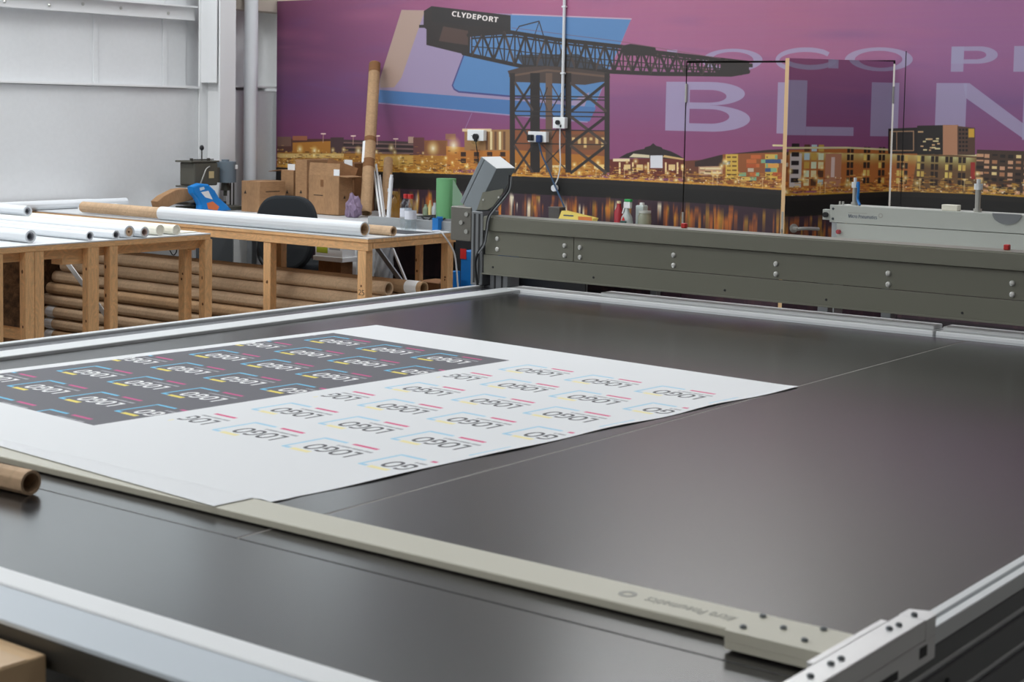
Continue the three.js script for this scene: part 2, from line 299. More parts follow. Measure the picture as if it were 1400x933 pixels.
const quay = (x) => { for (let i = 0; i + 1 < quayAll.length; i++) { const [xa, ya] = quayAll[i], [xb, yb] = quayAll[i + 1]; if (x <= xb) return ya + (yb - ya) * clamp((x - xa) / (xb - xa), 0, 1); } return 1.19; };
function apartment(g, P, x0, x1, y0, y1) { // lit flats at the right-hand end
  g.fillStyle = '#4b392f'; g.fillRect(...P([x0, y1]), P([x1, 0])[0] - P([x0, 0])[0], P([0, y0])[1] - P([0, y1])[1]);
  for (let x = x0; x < x1; x += 0.046) { const k = rnd() < 0.35; for (let y = y0 + 0.01; y < y1 - 0.02; y += 0.034) { const q = rnd(), [X, Y] = P([x, y + 0.022]);
    g.fillStyle = q < 0.4 ? rgb(216, 164, 128) : q < 0.62 ? rgb(182, 128, 92) : q < 0.72 ? rgb(240, 214, 150) : rgb(42, 34, 32); g.fillRect(X, Y, (k ? 0.042 : 0.03) * 339, rr(3, 8)); } }
}
const muralTex = muralCanvas(MX0, MW, 2048, 853, (g, P) => {
  const poly = (pts, col, f = wallPt) => { g.fillStyle = col; g.beginPath(); pts.forEach(([x, y], i) => { const q = P(f(x, y)); i ? g.lineTo(...q) : g.moveTo(...q); }); g.closePath(); g.fill(); };
  const line = (pts, w, col, f = wallPt) => { g.strokeStyle = col; g.lineWidth = w; g.lineJoin = g.lineCap = 'round'; g.beginPath(); pts.forEach(([x, y], i) => { const q = P(f(x, y)); i ? g.lineTo(...q) : g.moveTo(...q); }); g.stroke(); };
  const quad = (x0, y0, x1, y1, col, f = wallPt) => poly([[x0, y0], [x1, y0], [x1, y1], [x0, y1]], col, f);
  paintSky(g, P, MX0, MX0 + MW);
  // the pale slanted blind graphic
  poly([[549, 13.7], [580, 14.2], [700, 19], [863, 26], [805, 166], [697, 157], [517, 140], [519, 110]], '#a08fae');
  poly([[549, 13.7], [581, 14.3], [567, 54], [549, 106], [539, 119.5], [519.5, 120], [519, 109]], '#b0968a');
  poly([[700, 19.5], [863, 26], [826, 112], [805, 166], [792, 166], [806, 126], [780, 139], [700, 133], [626, 125.5], [618.5, 119], [634, 72], [650, 40]], '#5b86b8');
  line([[636, 70], [618.5, 117], [621, 122], [627, 125.5], [700, 132], [780, 138]], 4, '#4a4a80');
  poly([[519, 123], [697, 137], [815, 147], [806, 166], [697, 156.5], [517, 140]], '#4f77ac');
  line([[517, 141], [697, 157.5], [803, 167]], 2.5, '#9a90b4'); line([[645, 155], [636, 176]], 1.5, '#9a80a8');
  line([[700, 19.5], [863, 26]], 3, '#c3a9bd');
  // letters
  const ink = 'rgba(168,160,192,0.86)';
  const [bx0, byt] = wallPt(911, 111.8), byb = wallPt(911, 178.6)[1], bx1 = wallPt(1026, 145)[0], CH = byt - byb, st = wallPt(943, 140)[0] - bx0;
  const rectM = (x0, y0, x1, y1) => { const a = P([x0, y1]), b = P([x1, y0]); g.fillRect(a[0], a[1], b[0] - a[0], b[1] - a[1]); };
  g.fillStyle = ink; g.beginPath(); // B
  const E = (cx, cy, rx, ry, a0, a1, ccw) => { const c = P([cx, cy]), s = 2048 / MW; g.ellipse(c[0], c[1], rx * s, ry * 853 / MH, 0, a0, a1, ccw); };
  const midY = byb + CH * 0.53, H1 = Math.PI / 2;
  g.moveTo(...P([bx0, byt])); const u1 = (byt - midY) / 2, u2b = (midY - byb) / 2, cxB = bx0 + (bx1 - bx0) * 0.52;
  g.lineTo(...P([cxB, byt])); E(cxB, byt - u1, (bx1 - cxB) * 0.86, u1, -H1, H1, false); E(cxB, midY - u2b, bx1 - cxB, u2b, -H1, H1, false); g.lineTo(...P([bx0, byb])); g.closePath();
  const hole = (yt, yb, xr) => { const u = (yt - yb) / 2; g.moveTo(...P([bx0 + st, yt])); g.lineTo(...P([bx0 + st, yb])); g.lineTo(...P([cxB, yb])); E(cxB, yb + u, xr, u, H1, -H1, true); g.closePath(); };
  hole(byt - CH * 0.16, midY + CH * 0.055, (bx1 - cxB) * 0.42); hole(midY - CH * 0.075, byb + CH * 0.16, (bx1 - cxB) * 0.5); g.fill('evenodd');
  const lx0 = wallPt(1062.5, 150)[0], lx1 = leafPt(1103, 140)[0], lf = leafPt(1167, 178)[0]; g.fillStyle = ink;
  const lxs = Math.max(lx1, lx0 + 0.14); rectM(lx0, byb, lxs, byt); rectM(lxs, byb, Math.max(lf, lxs + 0.25), byb + CH * 0.16);
  const ix1 = wallPt(1228.5, 150)[0]; rectM(ix1 - st * 1.05, byb, ix1, byt);
  const nx0 = wallPt(1279, 150)[0], nx1 = nx0 + (bx1 - bx0) * 1.12; rectM(nx0, byb, nx0 + st * 1.02, byt); rectM(nx1 - st, byb, nx1, byt);
  g.beginPath(); g.moveTo(...P([nx0 + st * 0.9, byt])); g.lineTo(...P([nx0 + st * 1.1, byt])); g.lineTo(...P([nx1 - st * 0.8, byb + CH * 0.22])); g.lineTo(...P([nx1, byb])); g.lineTo(...P([nx1 - st * 0.9, byb])); g.lineTo(...P([nx0 + st, byt - CH * 0.27])); g.closePath(); g.fill();
  const [ox0, ot] = wallPt(960.6, 67), ob = wallPt(960.6, 98)[1], ox1 = wallPt(1043, 67)[0], ow = ox1 - ox0, oh = ot - ob, o2 = wallPt(1248, 80)[0];
  const ring = (cx, cy, rx, ry, k) => { g.beginPath(); E(cx, cy, rx, ry, 0, 7, false); g.closePath(); E(cx, cy, rx * 0.70, ry * 0.72, 0, 7, false); g.fill('evenodd'); void k; };
  const cyO = (ot + ob) / 2; g.fillStyle = ink;
  ring((ox0 + ox1) / 2, cyO, ow / 2, oh / 2); ring(o2 - ow / 2, cyO, ow / 2, oh / 2);
  const gx0 = wallPt(1057, 80)[0], gcx = gx0 + ow / 2; // G
  g.lineCap = 'butt'; g.strokeStyle = ink; g.lineWidth = 0.028 * 339; g.beginPath(); { const c = P([gcx, cyO]), s = 339; g.ellipse(c[0], c[1], ow * 0.43 * s, oh * 0.43 * s, 0, -0.55, -6.0, true); } g.stroke();
  rectM(gcx + ow * 0.30, ob + oh * 0.06, gcx + ow * 0.46, cyO + oh * 0.02);
  const plx = wallPt(1300.5, 80)[0], prx = wallPt(1364, 80)[0]; rectM(plx, ob, plx + 0.075, ot);
  g.beginPath(); g.moveTo(...P([plx, ot])); g.lineTo(...P([plx + 0.16, ot])); E(plx + 0.16, ot - oh * 0.34, prx - plx - 0.16, oh * 0.34, -H1, H1, false); g.lineTo(...P([plx, ot - oh * 0.68])); g.closePath();
  g.moveTo(...P([plx + 0.075, ot - oh * 0.17])); g.lineTo(...P([plx + 0.15, ot - oh * 0.17])); E(plx + 0.15, ot - oh * 0.34, (prx - plx - 0.16) * 0.5, oh * 0.17, -H1, H1, false); g.lineTo(...P([plx + 0.075, ot - oh * 0.51])); g.closePath(); g.fill('evenodd');
  rectM(wallPt(1386, 80)[0], ob, wallPt(1404, 80)[0], ot); quad(912, 68, 926, 72, ink);
  // ---------------- skyline left of the crane
  const bq = (x0, yt0, x1, yt1, yb, col) => poly([[x0, yt0], [x1, yt1], [x1, yb], [x0, yb]], col);
  bq(379, 190, 460, 190, 240, '#5b3a33'); bq(379, 187, 398, 187, 200, '#7a5c50'); bq(400, 186, 420, 186, 192, '#a5684c');
  bq(400, 195, 452, 193, 212, '#b57a33'); bq(452, 188, 470, 188, 212, '#4d3a3c'); bq(469, 191, 567, 194, 214, '#4a3a3a');
  for (let k = 0; k < 3; k++) { line([[470, 195 + k * 6.5], [566, 198 + k * 6]], 2.5, '#8e6d68'); line([[470, 198 + k * 6.5], [566, 201 + k * 6]], 3.2, '#2c2224'); }
  quad(558, 187, 566, 196, '#b99a88'); bq(565, 188, 580, 188, 214, '#6a4240'); bq(580, 192, 612, 192, 212, '#8a5a3c'); quad(609, 183, 623, 191, '#9a6a58');
  bq(379, 208, 560, 211, 234, '#a3702e'); quad(379, 210, 470, 216, '#d9b874'); bq(500, 211, 620, 213, 238, '#b07a34'); quad(520, 213, 565, 226, '#c9a050');
  bq(610, 200, 700, 205, 232, '#c07a36'); bq(635, 178, 700, 177, 206, '#a2794e'); quad(632, 176, 672, 180, '#e3c79c');
  for (let k = 0; k < 5; k++) quad(664 + k * 6, 180, 667 + k * 6, 205, k % 2 ? '#e9d6a4' : '#6d4a34');
  for (let i = 0; i < 4; i++) for (let j = 0; j < 2; j++) quad(630 + i * 18, 208 + j * 9, 637 + i * 18, 214 + j * 9, '#3a241c');
  for (const [x, y, r] of [[592, 203, 9], [620, 199, 10], [650, 190, 8], [535, 202, 5], [490, 206, 6], [430, 206, 6], [410, 204, 6]]) { const [X, Y] = P(wallPt(x, y)), gr = g.createRadialGradient(X, Y, 0, X, Y, r * 2.6); gr.addColorStop(0, 'rgba(255,250,228,0.95)'); gr.addColorStop(0.4, 'rgba(246,222,150,0.6)'); gr.addColorStop(1, 'rgba(230,180,90,0)'); g.fillStyle = gr; g.fillRect(X - 60, Y - 60, 120, 120); }
  for (const [x, y] of [[442, 183], [483, 186], [516, 186], [541, 190]]) { line([[x, y + 1], [x - 0.3, y + 12]], 2, '#c9a48c'); line([[x - 3, y], [x + 3, y]], 3, '#ffe6d2'); }
  // behind and right of the crane legs
  bq(700, 176, 833, 180, 236, '#8c5436'); quad(780, 184, 826, 205, '#7a5236'); for (let k = 0; k < 6; k++) quad(782 + k * 8, 188, 786 + k * 8, 192 + (k % 3) * 5, '#d9b679');
  bq(700, 205, 830, 214, 240, '#b5742e'); quad(750, 226, 775, 230, '#f2d9a0'); quad(812, 225, 826, 231, '#f4d58a');
  // domed hall
  bq(833, 218, 935, 216, 244, '#6b2f24'); poly([[846, 216], [857, 210], [869, 206], [881, 203.5], [882, 201.5], [889, 199.5], [893, 196], [897, 199.5], [904.5, 201.5], [906, 203.8], [917, 207], [928, 212.5], [936, 217.5]], '#2f2725');
  poly([[860, 215], [866, 210], [888, 212], [888, 216]], '#dccfae'); poly([[906, 215], [908, 212], [936, 217], [934, 219]], '#d6b47a'); quad(838, 217, 861, 221, '#f0dcb0');
  for (const x of [853, 870, 914, 931]) { quad(x, 225, x + 9, 233, '#e8c88c'); } for (const x of [846, 864, 885, 909, 925]) quad(x, 222, x + 2.5, 238, '#f5d9a0');
  quad(889, 212.5, 906, 230, '#e4e4ea');
  // right-hand skyline, on the fixed leaf
  bq(935, 220, 990, 217, 250, '#70412f'); bq(955, 221, 988, 219, 240, '#c89a78'); for (let k = 0; k < 3; k++) quad(957, 223 + k * 6, 986, 226 + k * 6, '#f0dcae');
  poly([[950, 221], [985, 212], [1050, 205], [1074, 204], [1074, 225], [950, 228]], '#3a2825');
  bq(988, 211, 1074, 208, 256, '#96572f'); for (const x of [992, 999, 1046, 1053]) { quad(x, 211, x + 10, 246, '#d8b24e'); for (let k = 0; k < 6; k++) quad(x + 2, 214 + k * 6, x + 8, 216 + k * 6, '#6d4a1e'); }
  const cont = ['#c86a38', '#d9b45a', '#38507e', '#c9b8a0', '#b8582e', '#7fae8c', '#e0a050']; for (let i = 0; i < 26; i++) { const x = rr(1010, 1068), y = 212 + Math.floor(rr(0, 6)) * 6; quad(x, y, x + rr(8, 14), y + 5.2, cont[Math.floor(rnd() * cont.length)]); }
  quad(988, 221, 998, 225, '#3c5c9a');
  // the long brick building: on the open leaf and past it
  const bL = (pts, col) => poly(pts, col, leafPt);
  const wl = -4.69; // meeting edge
  const my = (x, y) => P([x, y]); const fillM = (x0, y0, x1, y1, col) => { g.fillStyle = col; const a = my(x0, y1), b = my(x1, y0); g.fillRect(a[0], a[1], b[0] - a[0], b[1] - a[1]); };
  const roofL = leafPt(1085, 205)[1], roofR = wallPt(1335, 213)[1], baseB = quay(-4.4) + 0.02;
  g.fillStyle = '#b46a34'; g.beginPath(); [[wl, baseB], [wl, roofL], [-4.3, roofL + 0.01], [wallPt(1335, 213)[0], roofR], [wallPt(1335, 213)[0], baseB]].forEach((q, i) => i ? g.lineTo(...my(...q)) : g.moveTo(...my(...q))); g.closePath(); g.fill();
  g.fillStyle = 'rgba(92,78,58,0.75)'; g.beginPath(); [[-3.85, baseB], [-3.8, 1.63], [wallPt(1335, 213)[0], roofR], [wallPt(1335, 213)[0], baseB]].forEach((q, i) => i ? g.lineTo(...my(...q)) : g.moveTo(...my(...q))); g.closePath(); g.fill();
  { const xr = wallPt(1335, 213)[0]; for (let i = 0; i < 16; i++) { const x = wl + 0.05 + (xr - wl - 0.1) * i / 15, [X, Y] = my(x, roofL + (roofR - roofL) * i / 15 - 0.012), gr = g.createRadialGradient(X, Y, 0, X, Y, 26); gr.addColorStop(0, 'rgba(226,232,170,0.85)'); gr.addColorStop(1, 'rgba(190,170,80,0)'); g.fillStyle = gr; g.fillRect(X - 26, Y, 52, 26); } }
  fillM(-4.68, baseB + 0.02, -4.60, roofL - 0.02, '#cfc4c0'); for (let k = 0; k < 5; k++) fillM(-4.67, baseB + 0.05 + k * 0.05, -4.62, baseB + 0.075 + k * 0.05, '#2b2424');
  for (let i = 0; i < 3; i++) for (let j = 0; j < 5; j++) fillM(-4.585 + i * 0.048, baseB + 0.03 + j * 0.05, -4.548 + i * 0.048, baseB + 0.07 + j * 0.05, ['#e8d9a8', '#c9a24a', '#5a3a28', '#d8e0c0', '#b8d0d8'][(i * 2 + j * 3) % 5]);
  fillM(-4.44, baseB + 0.02, -4.33, roofL - 0.02, '#b98064'); fillM(-4.40, baseB + 0.08, -4.375, roofL - 0.04, '#e2c8c0');
  const cols = [1110, 1128.5, 1148, 1167.5].map((x) => leafPt(x, 230)[0]).filter((x) => x > -4.32); const colsW = [1236, 1258.5, 1277.5, 1297, 1315].map((x) => wallPt(x, 230)[0]);
  const allC = [-4.27, -4.155, -4.05, -3.945 + 0.02, ...colsW]; void cols; void bL;
  for (const x of allC) for (let j = 0; j < 5; j++) { const y = baseB + 0.045 + j * 0.045; fillM(x - 0.022, y, x - 0.003, y + 0.034, rnd() < 0.3 ? '#e6cc6c' : '#2e211c'); fillM(x + 0.003, y, x + 0.022, y + 0.034, rnd() < 0.25 ? '#dcb860' : '#33241d'); }
  g.strokeStyle = '#d9cf9e'; g.lineWidth = 4; g.beginPath(); g.moveTo(...my(wl - 0.08, roofL + 0.01)); g.lineTo(...my(-4.3, roofL + 0.016)); g.lineTo(...my(wallPt(1345, 213)[0], roofR)); g.stroke();
  // dark flats above it
  bq(1214, 176, 1290, 173, 210, '#262020'); bq(1254, 172, 1310, 171, 211, '#2a2524'); bq(1289, 171, 1310, 171, 212, '#bd8868'); bq(1309, 172.5, 1333, 175, 212, '#5a4034'); quad(1324, 176, 1332, 188, '#d9aa3c');
  line([[1217, 180], [1249, 179.5], [1249, 206], [1217, 206], [1217, 180]], 2.5, '#b08a68'); line([[1226, 180], [1226, 206]], 2, '#a57e5e'); for (let i = 0; i < 14; i++) { const x = rr(1252, 1284), y = rr(179, 205); quad(x, y, x + rr(3, 8), y + 2.2, rnd() < 0.5 ? '#d8b080' : '#e6d6a0'); }
  for (let j = 0; j < 6; j++) for (let i = 0; i < 3; i++) quad(1311 + i * 4.5, 176 + j * 5.6, 1314 + i * 4.5, 179 + j * 5.6, '#241c1b');
  quad(1327, 222, 1333, 245, '#a5332e');
  apartment(g, P, wallPt(1335, 220)[0], MX0 + MW, quay(-3.3), wallPt(1345, 205)[1]);
  // promenade and water
  lightsAlong(g, P, MX0, MX0 + MW, quay, 620); lightsAlong(g, P, MX0, -8.0, quay, 320, 0.20); lightsAlong(g, P, -8.0, -6.9, quay, 120, 0.22); glints(g, P);
  line([[379, 227], [560, 235], [700, 239.5], [830, 244.5], [1000, 253.5], [1074, 259.5]], 3, '#d69a3a');
  { g.strokeStyle = '#c9962e'; g.lineWidth = 3; g.beginPath(); g.moveTo(...my(wl, quay(wl) + 0.01)); g.lineTo(...my(-3.1, quay(-3.1) + 0.01)); g.stroke(); }
  for (let i = 0; i < 26; i++) { const x = rr(MX0, MX0 + MW), y = quay(x); g.fillStyle = 'rgba(236,208,150,0.8)'; const a = my(x, y + rr(0.05, 0.1)); g.fillRect(a[0], a[1], 1.6, 22); g.fillRect(a[0] - 2, a[1] - 2, 6, 4); }
  paintWater(g, P, MX0, MX0 + MW, quay);
  // ---------------- crane
  const D = '#332c2a', D2 = '#4c3f3a', D3 = '#6a5447';
  poly([[579.5, 15], [590, 8.3], [698, 21], [698, 47], [660, 47], [643, 50], [642, 76], [583, 61.5], [583, 40], [579, 37]], D);
  poly([[590, 9], [698, 22], [698, 40], [590, 30]], '#302b2a'); poly([[606, 36], [640, 42], [640, 62], [600, 56]], '#54413b'); quad(573, 34, 581, 38, D);
  line([[640, 48], [698, 44], [760, 54], [850, 64], [900, 72], [1022, 86]], 9, D); line([[633, 73], [715, 91], [833, 98], [900, 101], [1000, 102], [1023, 98]], 9, D);
  line([[715, 78], [760, 80], [833, 90], [1000, 98]], 3, D2);
  poly([[715, 90], [705, 75], [790, 74], [833, 95], [833, 112], [720, 112]], 'rgba(52,44,41,0.75)');
  const topY = (x) => x < 698 ? 48 - (x - 640) * 4 / 58 : x < 760 ? 44 + (x - 698) * 10 / 62 : x < 850 ? 54 + (x - 760) / 9 : x < 900 ? 64 + (x - 850) * 8 / 50 : 72 + (x - 900) * 14 / 122;
  const botY = (x) => x < 715 ? 73 + (x - 633) * 18 / 82 : x < 833 ? 91 + (x - 715) * 7 / 118 : x < 1000 ? 98 + (x - 833) * 4 / 167 : 102;
  for (let x = 645, k = 0; x < 1005; x += 15 - (x - 645) * 0.012, k++) { const w = 15 - (x - 645) * 0.012; line(k % 2 ? [[x, topY(x)], [x + w, botY(x + w)]] : [[x, botY(x)], [x + w, topY(x + w)]], 6.5, k % 3 ? D : D2); line([[x, topY(x)], [x, botY(x)]], 4, D); line([[x, topY(x) + 5], [x + w, topY(x + w) + 5]], 4, D); line([[x, (topY(x) + botY(x)) / 2 + 2], [x + w, (topY(x + w) + botY(x + w)) / 2 + 2]], 2, D); line(k % 2 ? [[x + 3, botY(x)], [x + w * 0.9, topY(x + w)]] : [[x + 3, topY(x)], [x + w * 0.9, botY(x + w)]], 3.4, D); }
  poly([[853, 62], [862, 60], [896, 65], [898, 76], [853, 76]], D); poly([[985, 85], [1008, 82], [1024, 84], [1024, 99], [1000, 102], [985, 101]], D); quad(1023, 87, 1029, 92, D);
  line([[706, 42], [710, 36], [737, 29], [743, 49]], 2.6, D); line([[737, 30], [731, 48]], 2, D); line([[700, 38], [850, 57], [985, 80]], 1.2, '#7a5a66');
  poly([[694, 97], [712, 92], [748, 90], [790, 94], [833, 100], [833, 110], [800, 116], [760, 114], [700, 112]], D2); line([[697, 104], [748, 96], [833, 105]], 5, D3);
  for (const [a, b, c] of [[697, 704, D], [725, 738, '#2c2624'], [746, 755, D3], [773, 781, '#2f2826'], [826.5, 833.5, D]]) poly([[a, 100], [b, 100], [b, 236], [a, 236]], c);
  const xb = (x0, x1, y0, y1, w = 6) => { line([[x0, y0], [x1, y1]], w, D2); line([[x0, y1], [x1, y0]], w, D); };
  xb(704, 728, 113, 150); xb(704, 728, 158, 195); xb(704, 728, 200, 235); xb(781, 828, 114, 152, 7); xb(781, 828, 160, 196, 7); xb(781, 828, 200, 236, 7); xb(738, 748, 120, 150, 3); xb(754, 774, 116, 150, 3); xb(754, 774, 155, 190, 3); xb(738, 774, 195, 232, 3);
  for (const y of [131, 135, 152, 158, 177, 196]) line([[700, y], [830, y + 2]], 2.6, D);
  { const a = P(wallPt(617, 20.5)), b = P(wallPt(681, 29.5)); g.save(); g.translate(...a); g.rotate(Math.atan2(b[1] - a[1], b[0] - a[0])); g.font = 'bold 17px sans-serif'; g.fillStyle = '#efe6e2'; const L = Math.hypot(b[0] - a[0], b[1] - a[1]); g.scale(L / g.measureText('CLYDEPORT').width, 1); g.fillText('CLYDEPORT', 0, 2); g.restore(); }
});
const muralTexB = muralCanvas(MX0 + MW, 6.1, 1024, 420, (g, P) => {
  const a = MX0 + MW, b = a + 6.1; paintSky(g, P, a, b);
  for (let x = a; x < b; x += 0.8) apartment(g, P, x, x + rr(0.6, 0.8), 1.2, rr(1.45, 1.62));
  lightsAlong(g, P, a, b, quay, 150); paintWater(g, P, a, b, quay);
});
const M_mural = mat(0xffffff, 0.45, { map: muralTex }), M_muralB = mat(0xffffff, 0.45, { map: muralTexB });
function printed(x0, x1, y0, y1, z0, z1, o = MX0, w = MW) { // slab whose print coordinates are the mural's own metres
  const g = new THREE.BoxGeometry(x1 - x0, y1 - y0, z1 - z0).toNonIndexed(); g.translate((x0 + x1) / 2, (y0 + y1) / 2, (z0 + z1) / 2);
  const p = g.attributes.position, uv = g.attributes.uv; for (let i = 0; i < p.count; i++) uv.setXY(i, (p.getX(i) - o) / w, p.getY(i) / MH); return g;
}
structure('wall_back', [box(-9.136, DOOR_L - 0.032, 0, MH, ZM - 0.12, ZM - 0.004), box(DOOR_L - 0.031, DOOR_R, DOOR_H + 0.013, MH, ZM - 0.12, ZM - 0.004), box(DOOR_R + 0.006, 3.0, 0, MH, ZM - 0.12, ZM - 0.004)], M.white);
{
  const m = thing('wall_mural', 'purple dusk city skyline mural with dark crane printed across the back partition', 'mural', V(-6, 0, ZM));
  part('print_panel', printed(-9.136, DOOR_L - 0.003, 0, MH, ZM - 0.003, ZM), M_mural, m);
  part('print_panel', printed(DOOR_L - 0.003, DOOR_R + 0.006, DOOR_H + 0.006, MH, ZM - 0.003, ZM), M_mural, m);
  part('print_panel', printed(DOOR_R + 0.006, -3.917, 0, DOOR_H + 0.061, ZM - 0.003, ZM), M_mural, m);
  part('print_panel', printed(DOOR_R + 0.006, -3.911, DOOR_H + 0.061, MH, ZM - 0.003, ZM), M_mural, m);
  part('print_panel', printed(-3.911, MX0 + MW, 0, MH, ZM - 0.003, ZM), M_mural, m);
  part('print_panel', printed(MX0 + MW, 3.0, 0, MH, ZM - 0.003, ZM, MX0 + MW, 6.1), M_muralB, m);
  structure('trim_6', box(-3.93, -3.90, 0, 2.09, ZM - 0.0042, ZM - 0.0032), M.rubber);
  structure('trim_5', [box(DOOR_L - 0.03, DOOR_L - 0.001, 0, DOOR_H + 0.012, ZM - 0.118, ZM - 0.0045), box(DOOR_L, DOOR_L + 0.03, 0, DOOR_H - 0.013, ZM - 0.118, ZM - 0.046), box(DOOR_L, DOOR_R, DOOR_H - 0.012, DOOR_H + 0.012, ZM - 0.118, ZM - 0.046)], M.rubber);
}
{ // fixed leaf
  const d1 = thing('door_1', null, null, V(DOOR_L + 0.012, 0, ZM), null, 'structure');
  part('leaf', box(DOOR_L + 0.006, -4.70, 0.008, DOOR_H - 0.006, ZM - 0.044, ZM - 0.003), M.doorWood, d1);
  part('print_skin', printed(DOOR_L + 0.006, -4.70, 0.008, DOOR_H - 0.006, ZM - 0.003, ZM), M_mural, d1);
  for (const y of [0.3, 1.0, 1.83]) part('hinge', rod(V(DOOR_L + 0.006, y - 0.06, ZM + 0.006), V(DOOR_L + 0.006, y + 0.06, ZM + 0.006), 0.008, 12), M.steel, d1);
  // open leaf, built closed and swung about its hinge
  const d2 = thing('door_2', null, null, HINGE.clone(), null, 'structure'), x0 = DOOR_R - 0.718, x1 = DOOR_R - 0.006;
  part('leaf', box(x0, x1, 0.008, DOOR_H - 0.002, ZM - 0.044, ZM - 0.003, 0, 'y'), M.doorWood, d2, 'pale timber door edge');
  part('print_skin', printed(x0, x1, 0.008, DOOR_H - 0.002, ZM - 0.003, ZM), M_mural, d2);
  part('lock_plate', box(x0 - 0.0015, x0 + 0.001, 0.93, 1.14, ZM - 0.034, ZM - 0.013), M.steel, d2);
  part('latch', box(x0 - 0.010, x0, 1.02, 1.04, ZM - 0.029, ZM - 0.018, 0.002), M.steel, d2);
  const h = part('handle', [rod(V(x0 + 0.06, 1.045, ZM), V(x0 + 0.06, 1.045, ZM + 0.055), 0.011, 14), wire([V(x0 + 0.055, 1.045, ZM + 0.05), V(x0 + 0.09, 1.047, ZM + 0.055), V(x0 + 0.15, 1.046, ZM + 0.054), V(x0 + 0.20, 1.043, ZM + 0.05)], 0.010, 20, 10)], M.steel, d2, 'brushed steel lever handle');
  part('rose', rod(V(x0 + 0.06, 1.045, ZM), V(x0 + 0.06, 1.045, ZM + 0.008), 0.026, 20), M.steel, h);
  for (const y of [0.3, 1.0, 1.83]) part('hinge', rod(V(DOOR_R - 0.004, y - 0.05, ZM + 0.004), V(DOOR_R - 0.004, y + 0.05, ZM + 0.004), 0.006, 12), M.steel, d2);
  d2.rotation.y = LEAF_A;
}

